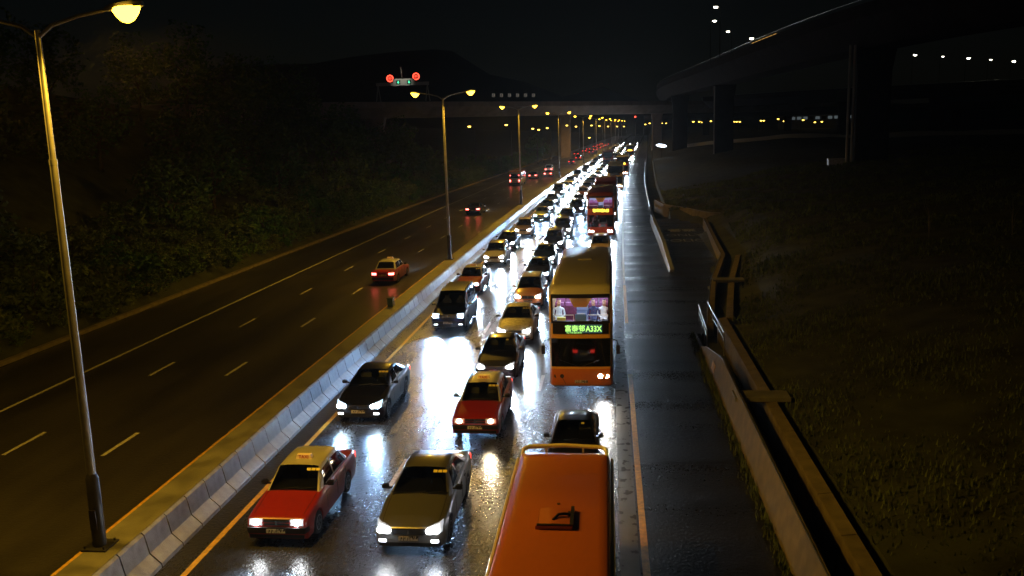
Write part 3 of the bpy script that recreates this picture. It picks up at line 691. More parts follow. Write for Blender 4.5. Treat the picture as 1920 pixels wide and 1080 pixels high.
# ------------------------------------------------------------------ double-decker buses
def bus_front_glass(b, hw, z0, z1, bulge=.10, n=8, y=-.0): 
    b.grid([[(hw*k/n*1., y-bulge*(1-(k/n)**2), z) for k in range(-n, n+1)] for z in (z0, (z0+z1)/2, z1)])
def double_decker(name, label, t, s, body, low, roof, dest, led, detailed, L=11.3, inter=True):
    root = thing(name, label, 'bus', RP(t, s, .01), RZ(s), None)
    hw, H = 1.25, 4.38; pb, pl, pr = M('paint_'+body), M('paint_'+low), M('paint_'+roof)
    def plan(z, y0, y1, w, r=.22, fr=.12):      # rounded plan outline with a bowed front
        pts = []
        for k in range(9):
            a = math.pi*k/8; x = -w*math.cos(a)
            pts.append((x*1. if abs(x) < w else x, y0 - fr*math.sin(a)**.6 if 0 < k < 8 else y0, z))
        pts[0] = (-w, y0+.12, z); pts[8] = (w, y0+.12, z)
        pts += [(w, y1-r, z), (w-r*.3, y1-r*.3, z), (w-r, y1, z), (-w+r, y1, z), (-w+r*.3, y1-r*.3, z), (-w, y1-r, z)]
        return pts
    # lower deck body
    b = MB(); b.loft([plan(.30, .06, L, hw-.03), plan(.36, .0, L, hw), plan(.95, -.02, L, hw), plan(1.02, -.02, L, hw)]); link('lower_panel', b.mesh('lower_panel', [pl], 45), root)
    b = MB(); b.loft([plan(1.0, -.01, L, hw-.004), plan(2.32, .05, L, hw-.004)]); link('lower_deck', b.mesh('lower_deck', [pb], 45), root)
    # upper deck shell: waist band, sides, roof, rear, corner posts
    b = MB(); b.loft([plan(2.32, .05, L, hw), plan(2.86, .10, L, hw)], caps=False); link('waist_panel', b.mesh('waist_panel', [pb], 45), root)
    b = MB()
    for sg in (-1, 1):
        b.box((sg*(hw-.03), L/2+.08, 3.42), (.06, L-.30, 1.12)); b.box((sg*(hw-.075), .21, 3.42), (.15, .12, 1.12))
    b.box((0, L-.03, 3.42), (2*hw-.2, .06, 1.12)); link('upper_side', b.mesh('upper_side', [pb], 45), root)
    b = MB(); b.loft([plan(3.98, .12, L, hw), plan(4.22, .18, L, hw-.01), plan(4.32, .26, L-.06, hw-.06), plan(4.38, .42, L-.2, hw-.22)]); rf = link('roof', b.mesh('roof', [pr], 45), root)
    b = MB(); b.box((0, L*.62, 4.40), (.62, .62, .05)); link('roof_hatch', b.mesh('roof_hatch', [pr]), rf)
    # windows along both sides
    for sg in (-1, 1):
        n = 6; wl = (L-1.4)/n
        for k in range(n):
            b = MB(); b.box((sg*(hw+.004), .9+wl*(k+.5), 3.42), (.012, wl-.1, .78)); link('upper_window', b.mesh('upper_window', [M('carglass')]), root)
            if k > 0 and not (sg < 0 and k == 1):
                b = MB(); b.box((sg*(hw+.002), .9+wl*(k+.5), 1.62), (.012, wl-.1, .95)); link('lower_window', b.mesh('lower_window', [M('carglass')]), root)
        for yy in (2.6, L-3.0):
            nn = 18; ring = lambda x, r: [(x, yy+r*math.cos(2*math.pi*k/nn), .48+r*math.sin(2*math.pi*k/nn)) for k in range(nn)]
            b = MB(); b.loft([ring(sg*(hw-.25), .48), ring(sg*(hw+.012), .48), ring(sg*(hw+.012), .3), ring(sg*(hw-.03), .27)]); link('wheel', b.mesh('wheel', [M('rubber')], 50), root)
        b = MB(); b.tube([(sg*(hw-.05), -.05, 2.25), (sg*(hw+.18), -.28, 2.22), (sg*(hw+.22), -.30, 2.05)], .022, 6); b.box((sg*(hw+.22), -.30, 1.86), (.15, .10, .36)); link('wing_mirror', b.mesh('wing_mirror', [M('black_plastic')]), root)
        # lamps
        b = MB()
        for q in (.76, 1.0): b.tube([(sg*q, -.125+.10*(q-.7), .72), (sg*q, -.02, .72)], .085, 14)
        hl = link('headlight', b.mesh('headlight', [M('hl_white' if (detailed and sg > 0) or not detailed else 'chrome')], 50), root)
        b = MB(); b.box((sg*.88, L+.01, .85), (.28, .03, .22)); link('tail_lamp', b.mesh('tail_lamp', [M('tail')]), root)
    if detailed: spot(root, (.88, -.25, .72), (0, -1, -.22), HL_P*.4, (1., .9, .75), 58, 1., .07)
    else:
        for sg in (-1, 1): spot(root, (sg*.88, -.25, .72), (0, -1, -.22), HL_P*4., (.65, .82, 1.), 50, 1., .08)
    # lower windscreen, black surround
    yb = lambda x, z: -.02-.12*max(0., 1-(x/1.25)**2)**.3
    def fpatch(nm, x0, x1, z0, z1, mat, proud, dy0=0., dy1=0.):
        g = [[(lerp(x0, x1, k/12), yb(lerp(x0, x1, k/12), z)-proud+dz, z) for k in range(13)] for z, dz in ((z0, dy0), (z1, dy1))]
        b_ = MB(); b_.slab(g, (0, .03, 0)); return link(nm, b_.mesh(nm, [mat], 45), root)
    lw = fpatch('lower_windscreen', -1.17, 1.17, 1.12, 2.26, M('carglass'), .012, 0, .03)
    b = MB()
    for x0, x1 in ((-.15, -.85), (.05, .72)): b.tube([(x0, -.165, 1.14), (x1, -.15, 1.40)], .012, 5)
    link('wiper', b.mesh('wiper', [M('black_plastic')]), lw)
    # destination display
    dz = 2.62 if detailed else 2.58
    fr = fpatch('destination_box', -1.10 if detailed else -.8, 1.10 if detailed else .8, 2.44, 2.86, M('black_plastic'), .02, .05, .08)
    if dest:
        zc = 2.65
        if detailed:
            b = MB(); b.box((.14, -.10, zc), (1.42, .02, .34)); link('display_glass', b.mesh('display_glass', [pm('led_back', (.02, .03, .03), .3, emis=(.10, .25, .22), estr=.28)]), fr)
        tm = textmesh(dest[0], .27 if detailed else .34, M(led), 'destination_lettering', .003, .004)
        o = link('destination_lettering', tm, fr, (-.22, -.116, zc)); o.rotation_euler = (R(90), 0, 0)
        tm = textmesh(dest[1], .32 if detailed else .42, M(led), 'route_number', .003, .006)
        o = link('route_number', tm, fr, (.52, -.116, zc-.01)); o.rotation_euler = (R(90), 0, 0); o.scale = (.82, 1, 1)
        if len(dest) > 2:
            tm = textmesh(dest[2], .09, M(led), 'destination_lettering', .003); o = link('destination_lettering', tm, fr, (-.25, -.116, zc-.16)); o.rotation_euler = (R(90), 0, 0)
    # plate and front panel seams
    b = MB(); b.box((.0, -.135, .50), (.52, .02, .11)); link('number_plate', b.mesh('number_plate', [M('plate_w')]), root)
    b = MB(); b.tube([(-.95, -.09, 1.05), (-.62, -.13, .40)], .008, 4); b.tube([(.95, -.09, 1.05), (.80, -.12, .9)], .006, 4); link('panel_seam', b.mesh('panel_seam', [M('black_plastic')]), root)
    # upper windscreen: a clear pane in a black frame, with the lit saloon behind it
    b = MB()
    for x0, x1, z0, z1 in ((-1.16, 1.16, 2.86, 2.95), (-1.16, 1.16, 3.86, 4.02), (-1.16, -1.09, 2.95, 3.86), (1.09, 1.16, 2.95, 3.86)):
        g = [[(lerp(x0, x1, k/10), yb(lerp(x0, x1, k/10), z)+.10+(z-2.86)*.05-.02, z) for k in range(11)] for z in (z0, z1)]
        b.slab(g, (0, .05, 0))
    wf = link('upper_windscreen_frame', b.mesh('upper_windscreen_frame', [M('black_plastic')], 45), root)
    b = MB(); b.grid([[(lerp(-1.1, 1.1, k/10), yb(lerp(-1.1, 1.1, k/10), 0)+.11+(z-2.86)*.05, z) for k in range(11)] for z in (2.93, 3.88)])
    link('upper_windscreen', b.mesh('upper_windscreen', [M('busglass')], 60), wf)
    b = MB(); b.box((0, L/2+.2, 2.40), (2*hw-.16, L-.6, .03)); link('saloon_floor', b.mesh('saloon_floor', [pm('bus_floor', (.16, .20, .32), .5)]), root)
    b = MB(); b.box((0, 4.6, 3.18), (2*hw-.16, .04, 1.5)); link('saloon_bulkhead', b.mesh('saloon_bulkhead', [pm('saloon_wall', (.42, .46, .60), .6)]), root)
    if inter:
        pk, pl2 = pm('seat_plum', (.12, .02, .06), .7, noise=.3, nscale=9), pm('seat_head', (.24, .07, .19), .7)
        for row in range(3):
            for sx in (-.90, -.47, .47, .90):
                y0 = 1.05+row*.85
                b = MB(); b.box((sx, y0+.42, 2.98), (.40, .09, .62), mi=0); b.box((sx, y0+.2, 2.66), (.40, .40, .10), mi=0); b.box((sx, y0+.42, 3.34), (.36, .10, .14), mi=1); b.box((sx, y0+.25, 2.51), (.1, .3, .2), mi=2)
                link('seat', b.mesh('seat', [pk, pl2, M('steel')]), root)
        b = MB()
        for sx in (-1, 1):
            b.tube([(sx*1.14, .30, 3.12), (sx*.28, .30, 3.12), (sx*.28, .30, 2.60)], .018, 6)
        b.tube([(0.02, .45, 2.87), (.02, .45, 3.14)], .02, 6); b.tube([(-.14, .45, 3.14), (.18, .45, 3.14)], .02, 6)
        link('grab_rail', b.mesh('grab_rail', [pm('rail_cream', (.6, .55, .45), .4)], 40), root)
        b = MB(); b.box((0, .36, 3.0), (.44, .04, .28)); link('front_panel', b.mesh('front_panel', [pm('panel_blue', (.10, .20, .42), .5)]), root)
        b = MB(); b.add([(-.52, .30, 3.93), (.52, .30, 3.93), (.24, .40, 3.42), (-.26, .40, 3.42), (-.52, .36, 3.93), (.52, .36, 3.93), (.24, .46, 3.42), (-.26, .46, 3.42)], [(0, 1, 2, 3), (7, 6, 5, 4), (0, 4, 5, 1), (1, 5, 6, 2), (2, 6, 7, 3), (3, 7, 4, 0)])
        link('reflection_panel', b.mesh('reflection_panel', [pm('cowl', (.55, .22, .04), .5, emis=(1, .4, .06), estr=.0)]), root)  # orange panel painted in for a reflection on the upper windscreen
        if detailed:
            b = MB(); b.box((-.78, .5, 2.93), (.34, .2, .12)); link('dash_tray', b.mesh('dash_tray', [pm('tray', (.45, .42, .08), .6)]), root)
        for sx in (-.62, .62):
            b = MB(); b.box((sx, 1.9, 3.955), (.14, 3.6, .03)); link('saloon_light', b.mesh('saloon_light', [M('interior_light')]), root)
    return root
bus_a = double_decker('double_decker_bus', 'orange double-decker bus with green route display and passengers behind the upper windscreen', -1.12, 33.9, 'bus_orange', 'bus_low', 'roof_tan', ('富泰邨', 'A33X', 'FU TAI ESTATE') , 'led_green', True)
bus_b = double_decker('double_decker_bus', 'red double-decker bus with bright amber route display behind the beige car', -1.22, 83., 'bus_red', 'bus_red', 'dark_red', ('聯和墟', 'A43'), 'led_amber', False, 11.5)
double_decker('double_decker_bus', 'brown-fronted double-decker bus right behind the red double-decker', -1.1, 99.5, 'brown', 'bus_low', 'dark_red', None, 'led_amber', False, 11.5, False)
double_decker('double_decker_bus', 'tan-fronted double-decker bus, third in the file of buses', -.9, 146., 'bus_orange', 'bus_low', 'roof_tan', None, 'led_amber', False, 11.5, False)
double_decker('double_decker_bus', 'double-decker with yellow display behind the tan-fronted bus', -.6, 186., 'bus_red', 'bus_low', 'roof_tan', ('', '   '), 'led_amber', False, 11.5, False)
double_decker('double_decker_bus', 'double-decker with yellow display at the far end of the file of buses', -.9, 284., 'bus_red', 'bus_low', 'roof_tan', ('', '   '), 'led_amber', False, 11.5, False)
double_decker('double_decker_bus', 'dull red double-decker far down the middle lane', -5.2, 222., 'bus_red', 'bus_red', 'dark_red', None, 'led_amber', False, 11.5, False)
for bs in [o for o in bpy.data.objects if o.name.startswith('double_decker')]:
    if 'yellow display' in bs['label']:
        b = MB(); b.box((0, -.10, 2.64), (1.3, .02, .34)); link('destination_display', b.mesh('destination_display', [M('led_amber')]), bs)

# ------------------------------------------------------------------ passengers on the upper deck (seated)
def person(label, parent_bus, x, y, shirt, hair, lean=0., arms='lap'):
    mm, n, l, bb = newmat('person_cloth')
    tc = n.new('ShaderNodeTexCoord'); sx = n.new('ShaderNodeSeparateXYZ'); l.new(tc.outputs['Object'], sx.inputs[0])
    rp = n.new('ShaderNodeValToRGB'); rp.color_ramp.interpolation = 'CONSTANT'
    els = rp.color_ramp.elements; els[0].position = 0; els[0].color = (.02, .025, .05, 1); els[1].position = .12; els[1].color = (*shirt, 1)
    for p, c in ((.62, (.38, .22, .16)), (.86, hair)): e = els.new(p); e.color = (*c, 1)
    l.new(sx.outputs['Z'], rp.inputs[0]); l.new(rp.outputs[0], bb.inputs['Base Color']); bb.inputs['Roughness'].default_value = .7
    me = bpy.data.meshes.new('person'); V_ = []; E_ = []; RR = []
    def add(p, r, par=None):
        V_.append(p); RR.append(r)
        if par is not None: E_.append((par, len(V_)-1))
        return len(V_)-1
    pel = add((0, 0, .06), (.15, .12)); ch = add((0, .02, .30), (.15, .11), pel); sh = add((0, .02, .50), (.14, .09), ch); nk = add((0, .0, .60), (.055, .055), sh)
    h1 = add((lean, -.02, .70), (.075, .085), nk); h2 = add((lean, -.02, .82), (.085, .10), h1); add((lean, -.01, .91), (.06, .07), h2); add((lean, -.125, .735), (.012, .015), h1)
    for s_ in (-1, 1):
        a = add((s_*.19, .02, .49), (.055, .055), sh); e = add((s_*.24, -.06, .26), (.045, .045), a); w = add((s_*.14, -.27, .22), (.032, .032), e); pa = add((s_*.11, -.33, .21), (.035, .02), w)
        for q in range(4): add((s_*.11+(q-1.5)*.018, -.40, .20), (.009, .009), pa)
        add((s_*.06, -.35, .22), (.009, .009), pa)
        k = add((s_*.12, -.42, .08), (.075, .075), pel); an = add((s_*.12, -.46, -.30), (.05, .05), k); add((s_*.12, -.60, -.35), (.045, .035), an)
    me.from_pydata(V_, E_, []); me.materials.append(mm)
    o = bpy.data.objects.new('person', me); COL.objects.link(o)
    md = o.modifiers.new('skin', 'SKIN'); sv = me.skin_vertices[0].data
    for i, r in enumerate(RR): sv[i].radius = r
    sv[0].use_root = True
    o.modifiers.new('sub', 'SUBSURF').levels = 1; o.modifiers['sub'].render_levels = 1
    o.location = parent_bus.location + Matrix.Rotation(parent_bus.rotation_euler.z, 3, 'Z') @ Vector((x, y, 2.69)); o.rotation_euler = parent_bus.rotation_euler
    return tag(o, label, 'person')
person('passenger in navy sitting by the aisle behind the orange bus upper windscreen', bus_a, .50, 1.22, (.025, .03, .10), (.015, .012, .012), -.02)
person('passenger in white sitting by the window of the orange bus upper deck', bus_a, .90, 1.24, (.55, .55, .60), (.02, .015, .012), .03)
person('passenger in pale top beside the empty plum seats of the orange bus', bus_a, -.92, 1.24, (.50, .55, .60), (.02, .015, .012), .02)

# ------------------------------------------------------------------ minibuses: cream body, red roof
def minibus(label, t, s, rear=False, lights=True):
    L, hw, H = 7.0, 1.15, 2.70
    root = thing('minibus', label, 'minibus', RP(t, s, .01), RZ(s)+(math.pi if rear else 0))
    def ring(z, w, y0, y1, r=.18):
        pts = []
        for cx, cy_, a0 in ((w-r, y0+r, -90), (w-r, y1-r, 0), (-w+r, y1-r, 90), (-w+r, y0+r, 180)):
            for k in range(4): a = R(a0+30*k); pts.append((cx+r*math.cos(a), cy_+r*math.sin(a), z))
        return pts
    b = MB(); b.loft([ring(.32, hw-.06, .05, L-.03), ring(.42, hw, .0, L), ring(1.3, hw, .0, L), ring(2.36, hw-.05, .22, L-.10), ring(2.52, hw-.07, .30, L-.14)]); link('body', b.mesh('body', [M('paint_cream')], 40), root)
    b = MB(); b.loft([ring(2.50, hw-.055, .30, L-.13), ring(2.62, hw-.075, .36, L-.17), ring(2.68, hw-.13, .44, L-.24), ring(2.70, hw-.30, .62, L-.42)]); rf = link('roof', b.mesh('roof', [M('paint_mini_red')], 40), root)
    for sg in (-1, 1):
        b = MB(); b.tube([(sg*(hw-.005), .4, 2.50), (sg*(hw-.005), L-.2, 2.50)], .04, 6); link('rain_gutter', b.mesh('rain_gutter', [M('paint_cream')], 40), root)
        for k in range(5):
            b = MB(); y0 = 1.1+k*1.14; g = [[(sg*(lerp(hw, hw-.05, (z-1.3)/1.06)+.006), y, z) for y in (y0, y0+1.04)] for z in (1.42, 2.24)]; b.grid(g); link('side_window', b.mesh('side_window', [M('carglass')]), root)
        for yy in (1.25, 5.2):
            nn = 18; rg = lambda x, r: [(x, yy+r*math.cos(2*math.pi*k/nn), .37+r*math.sin(2*math.pi*k/nn)) for k in range(nn)]
            b = MB(); b.loft([rg(sg*(hw-.22), .37), rg(sg*(hw+.01), .37), rg(sg*(hw+.01), .22), rg(sg*(hw-.03), .2)]); link('wheel', b.mesh('wheel', [M('rubber')], 50), root)
        b = MB(); b.box((sg*.78, -.012, .80), (.28, .04, .20)); link('headlight', b.mesh('headlight', [M('hl_white')]), root)
        b = MB(); b.box((sg*.86, L+.012, .95), (.20, .04, .34)); b.box((sg*.80, L-.03, 1.95), (.14, .04, .10)); link('tail_lamp', b.mesh('tail_lamp', [M('tail_hot' if rear else 'tail')]), root)
        b = MB(); b.tube([(sg*(hw-.1), .25, 2.1), (sg*(hw+.2), .0, 2.0)], .02, 6); b.box((sg*(hw+.2), .0, 1.8), (.16, .06, .34)); link('wing_mirror', b.mesh('wing_mirror', [M('black_plastic')]), root)
    for nm, yq, z0, z1, x in (('windscreen', 0, 1.4, 2.26, .92), ('rear_window', 1, 1.45, 2.22, .80)):
        g = [[(sx*x, (lerp(0, .22, (z-1.3)/1.06)-.008) if not yq else (L-lerp(0, .10, (z-1.3)/1.06)+.008), z) for sx in (-1, -.5, 0, .5, 1)] for z in (z0, z1)]
        b = MB(); b.grid(g); link(nm, b.mesh(nm, [M('carglass')]), root)
    b = MB(); b.box((0, L+.012, 1.22), (.5, .02, .12)); b.box((0, L+.05, .45), (.5, .02, .12)); link('number_plate', b.mesh('number_plate', [M('plate_y')]), root)
    b = MB(); b.box((0, L+.04, .45), (1.95, .14, .22)); link('rear_bumper', b.mesh('rear_bumper', [M('black_plastic')]), root)
    # raised cream bar across the rear roof edge
    b = MB(); pts = [(-1.04, L-.36, 2.62), (-1.01, L-.14, 2.73), (-.89, L-.05, 2.76), (0, L-.01, 2.785), (.89, L-.05, 2.76), (1.01, L-.14, 2.73), (1.04, L-.36, 2.62)]; b.tube(pts, [.03, .05, .055, .055, .055, .05, .03], 8)
    for sx in (-.45, .45): b.box((sx, L-.05, 2.66), (.05, .07, .18))
    link('roof_bar', b.mesh('roof_bar', [M('paint_cream')], 50), root)
    # vent hatch with its lid tipped open
    b = MB()
    for c, d in (((-.02, 2.58, 2.73), (.72, .05, .10)), ((-.02, 3.42, 2.715), (.72, .04, .05)), ((-.36, 3.0, 2.72), (.04, .86, .06)), ((.33, 3.0, 2.735), (.05, .86, .10))): b.box(c, d)
    hk = link('hatch_frame', b.mesh('hatch_frame', [M('paint_mini_red')]), rf)
    b = MB(); g = [[(x, y, 2.735+.07*math.sin((x+.36)/.68*math.pi)*(1-.5*(y-2.6))+.02*(y-2.6)) for x in (-.35, -.28, -.2, -.1, 0, .1, .2, .29)] for y in (2.62, 2.85, 3.1, 3.40)]; b.slab(g, (0, 0, -.015)); link('hatch_lid', b.mesh('hatch_lid', [M('paint_mini_red')], 60), hk)
    b = MB(); b.tube([(-.04, 2.78, 2.80), (.06, 2.95, 2.84), (.18, 3.02, 2.83), (.30, 3.04, 2.80)], .03, 6); b.box((.335, 2.98, 2.80), (.07, .86, .04)); b.box((0, 2.57, 2.795), (.70, .05, .03)); b.box((.27, 3.08, 2.80), (.05, .12, .06)); link('hatch_hinge', b.mesh('hatch_hinge', [M('black_plastic')], 50), hk)
    b = MB(); b.tube([(.02, 3.75, 2.69), (.02, 3.75, 2.72)], .035, 8); link('roof_bolt', b.mesh('roof_bolt', [M('rust_plate')]), rf)
    return root
minibus('minibus with a large orange-red roof, open roof vent and cream rear bar', -1.07, 13.55)

# ------------------------------------------------------------------ moving traffic showing tail lights
V('taxi', 'taxi', 'red taxi driving away with bright tail lights on the emptier carriageway', 'taxi', -15.9, 63.8, 'taxi_red', 'taxi_silver', rear=True, tail='tail_hot', power=1.)
V('merc', 'car', 'dark sedan driving away with an unbroken red tail light glow', 'car', -17.75, 112.6, 'black', rear=True, tail='tail_hot', power=1.)
minibus('minibus driving away past the lamp post, red tail lights lit', -19.9, 170., True)
V('sedan', 'car', 'dark low car driving away beside the departing minibus', 'car', -19.1, 188., 'black', rear=True, tail='tail_hot', power=1.)
V('sedan', 'car', 'red-lit car driving away in the lane by the median past the departing minibus', 'car', -16.6, 194., 'dark_red', rear=True, tail='tail_hot', power=1.)
V('van', 'van', 'pale van driving away just beyond the red-lit car', 'van', -18.4, 212., 'white', rear=True, tail='tail_hot', power=1.)
for t, s, k in ((-16.9, 257, 0), (-17.0, 284, 4), (-21.3, 330, 1), (-16.8, 345, 5), (-20.9, 366, 0), (-17.2, 380, 2), (-21.2, 395, 0), (-17.3, 410, 1), (-13+-4.2, 432, 6), (-21, 440, 0), (-17, 455, 4), (-20.8, 470, 1), (-17.1, 488, 0), (-21, 500, 2)):
    far_car(t, s, False, True, k, 'distant car with red tail lights driving away on the emptier carriageway', 'far cars driving away')
# ------------------------------------------------------------------ roadside drainage channel, walls, lay-by
def wall_run(name, label, pts, h, th, mat, cat='wall', taper=None, edge=True, step=3.):
    root = thing(name, label, cat)
    P_ = []
    for (a, b_) in zip(pts, pts[1:]):
        n = max(1, int(abs(b_[1]-a[1])/step))
        for k in range(n): P_.append((lerp(a[0], b_[0], k/n), lerp(a[1], b_[1], k/n)))
    P_.append(pts[-1]); secs = []; ed = []
    for i, (t, s) in enumerate(P_):
        a = P_[max(0, i-1)]; c = P_[min(len(P_)-1, i+1)]; d = Vector((c[0]-a[0], c[1]-a[1])).normalized(); nx, ny = d.y, -d.x
        hh = h(s) if callable(h) else h
        sec = []
        for q, z in ((0, -.3), (.10 if taper else 0, hh-.03), (.03+(.10 if taper else 0), hh), (th, hh), (th, -.4)): sec.append(RP(t+nx*q, s+ny*q, z))
        secs.append(sec); ed.append(RP(t+nx*(.02+(.10 if taper else 0)), s+ny*.02, hh+.01))
    b = MB(); b.loft(secs); link('wall_body', b.mesh('wall_body', [mat], 35), root)
    if edge:
        b = MB(); b.tube(ed, .022, 5); link('coping_edge', b.mesh('coping_edge', [M('steel')], 40), root)
    return root
wr_ = thing('channel_wall', 'sloping concrete channel wall with a bright edge along the hard shoulder', 'wall')
hw_ = lambda s: 1.15*min(1, max(.08, (41.5-s)/6.5))
b = MB(); S_ = [6+1.25*i for i in range(29)]; b.loft([[RP(4.25, s, -.05), RP(4.28, s, .12), RP(4.50, s, hw_(s)), RP(4.58, s, hw_(s)), RP(4.62, s, -.34)] for s in S_]); link('wall_body', b.mesh('wall_body', [M('concrete')], 30), wr_)
b = MB(); b.tube([RP(4.51, s, hw_(s)+.012) for s in S_], .018, 5); link('coping_edge', b.mesh('coping_edge', [M('steel')], 40), wr_)
b = MB(); b.box((0, 0, 0), (.02, .9, .34)); o = link('yellow_mark', b.mesh('yellow_mark', [M('paint_yellow')]), wr_, RP(4.345, 36.4, .38), RZ(36)); o.rotation_euler = (0, R(12), RZ(36))
cp_ = thing('channel_coping', 'flat concrete coping on the grass side of the drainage channel', 'coping')
def cpe(s): return (.0 if s < 40 else max(0, layby_edge(s)-4.2))
for i in range(24):
    s0, s1 = 8+2.4*i, 8+2.4*i+2.36; b = MB(); secs = []
    for s in (s0, s1): 
        x = 5.45 + (.0 if s < 42 else max(0, layby_edge(s)+1.0-5.45)); secs.append([RP(x, s, -.35), RP(x, s, .82), RP(x+.36, s, .86), RP(x+.36, s, .3)])
    b.loft(secs); link('coping_block', b.mesh('coping_block', [M('concrete')], 30), cp_)
for s, lab in ((30.6, 'dark concrete slab bridging the drainage channel halfway along the sloping wall'), (54.5, 'dark concrete slab bridging the channel by the lay-by corner')):
    b = MB(); b.box((0, 0, 0), (1.9, .9, .14)); b.box((0, 0, -.1), (1.2, .5, .1))
    x = 5.35 if s < 40 else 7.2
    tag(link('cover_slab', b.mesh('cover_slab', [M('concrete_dark')]), None, RP(x, s, .92), RZ(s)), lab, 'slab')
wall_run('lay_by_wall', 'low angled concrete wall edging the lay-by and its ditch', [(4.95, 45), (6.2, 55), (8.0, 65.5), (9.0, 91)], lambda s: .9 if s > 50 else .25+.65*(s-45)/5, .35, M('concrete'))
wall_run('lay_by_end_wall', 'curved retaining wall closing the far end of the lay-by', [(11.5, 93), (9.6, 95.0), (7.6, 101), (5.6, 105), (4.7, 112)], 1.15, .4, M('concrete'), step=1.)
wall_run('kerb_barrier', 'narrow low barrier between hard shoulder and lay-by, face glaring white', [(4.05, 63), (3.95, 80), (3.75, 97)], lambda s: .15+.7*min(1, (s-62)/12.), .42, M('barrier_face'), 'barrier', True, False)
# small railing at the channel outlet
rl = thing('railing', 'short galvanised pipe railing at the channel outlet by the wall tip', 'railing')
for (a, c) in (((4.62, 41.5), (4.75, 47)), ((5.35, 41), (5.3, 48))):
    b = MB(); b.tube([RP(*a, .75), RP(*c, .85)], .03, 6); b.tube([RP(*a, .45), RP(*c, .45)], .02, 6); link('rail', b.mesh('rail', [M('galv')], 40), rl)
    for f in (0, .33, .66, 1):
        b = MB(); p = RP(lerp(a[0], c[0], f), lerp(a[1], c[1], f)); b.tube([p+Vector((0, 0, -.35)), p+Vector((0, 0, .82))], .028, 6); link('post', b.mesh('post', [M('galv')]), rl)
gr = thing('guardrail', 'white-lit steel guardrail curving along the shoulder beyond the lay-by', 'guardrail')
b = MB(); b.loft([[RP(4.05+dx, s, z) for dx, z in ((0, .45), (-.06, .52), (0, .6), (-.06, .68), (0, .76), (.02, .76), (-.03, .6), (.02, .45))] for s in [108+4*i for i in range(40)]]); link('beam', b.mesh('beam', [M('barrier_face')], 30), gr)
pb_ = MB(); pb_.box((.08, 0, .38), (.09, .12, .8)); pme = pb_.mesh('post', [M('galv')])
for i in range(40): link('post', pme, gr, RP(4.08, 108+4*i, 0), RZ(108+4*i))

# ------------------------------------------------------------------ grass and plants on the right bank
gv = []; gf = []
gr_ = random.Random(3)
def blade(p, h, w, a, lean):
    i = len(gv); dx, dy = math.cos(a)*w, math.sin(a)*w; lx, ly = math.cos(a+1.57)*lean, math.sin(a+1.57)*lean
    gv.extend([(p.x-dx, p.y-dy, p.z), (p.x+dx, p.y+dy, p.z), (p.x+lx, p.y+ly, p.z+h)]); gf.append((i, i+1, i+2))
n = 0
while n < 70000:
    s = 9 + 120*gr_.random()**1.6; t = 6.1 + 42*gr_.random()**1.15
    if t > 8+s*.75: continue
    if 44 < s < 104 and t < layby_edge(s)+1.7: continue
    q = math.sin(t*.9+s*.31)+math.sin(s*.77-t*.4)+gr_.uniform(-1, 1)
    if q < -.6: continue
    z = zr(t, s); blade(RP(t, s, z-.02), gr_.uniform(.05, .16)*(1+.3*q)*(1+s/120), .018+s*.0006, gr_.uniform(0, 6.28), gr_.uniform(-.12, .12)); n += 1
for k in range(2200):      # weeds along the foot of the wall
    s = gr_.uniform(14, 44); t = 4.22 - abs(gr_.gauss(0, .12)); blade(RP(t, s, 0.), gr_.uniform(.05, .28), .02, gr_.uniform(0, 6.28), gr_.uniform(-.1, .1))
me = bpy.data.meshes.new('grass'); me.from_pydata(gv, [], gf); me.materials.append(M('grass'))
o = link('grass', me, kind='stuff'); o['label'] = 'rough dark grass covering the bank beside the hard shoulder'; o['category'] = 'grass'
for k, (t, s) in enumerate(((19.5, 56), (23.5, 54), (26, 47), (30, 45), (33, 38))):
    b = MB()
    for q in range(5):
        a = gr_.uniform(0, 6.28); h = gr_.uniform(1.6, 2.8); b.tube([(0, 0, 0), (.1*math.cos(a), .1*math.sin(a), h*.6), (.45*math.cos(a), .45*math.sin(a), h)], [.012, .009, .004], 4)
    tag(link('reed_clump', b.mesh('reed_clump', [pm('reed', (.22, .19, .10), .7)]), None, RP(t, s, zr(t, s)-.05)), 'tall dry reed stalks standing on the grass bank', 'reeds', 'reed clumps on the grass bank')

# ------------------------------------------------------------------ trees and shrubs on the wooded slope
def crown_mesh(seed, rx, rz_, nclump, nleaf, mat, lsz):
    r = random.Random(seed); v = []; f = []
    for c in range(nclump):
        while True:
            p = Vector((r.uniform(-1, 1), r.uniform(-1, 1), r.uniform(-.75, 1)))
            if .25 < p.length < 1: break
        cs = r.uniform(.22, .42); c0 = Vector((p.x*rx, p.y*rx, p.z*rz_))
        for k in range(nleaf):
            d = Vector((r.gauss(0, 1), r.gauss(0, 1), r.gauss(0, 1))).normalized()*cs*(r.random()**.4)
            q = c0 + Vector((d.x*rx, d.y*rx, d.z*rz_))
            a = Vector((r.gauss(0, 1), r.gauss(0, 1), r.gauss(0, .6))).normalized(); e = a.cross(Vector((r.gauss(0, 1), r.gauss(0, 1), r.gauss(0, 1)))).normalized()
            L_ = lsz*r.uniform(.6, 1.4); i = len(v)
            v += [tuple(q-a*L_), tuple(q+e*L_*.45), tuple(q+a*L_), tuple(q-e*L_*.45)]; f.append((i, i+1, i+2, i+3))
    me = bpy.data.meshes.new('crown'); me.from_pydata(v, [], f); me.materials.append(mat); return me
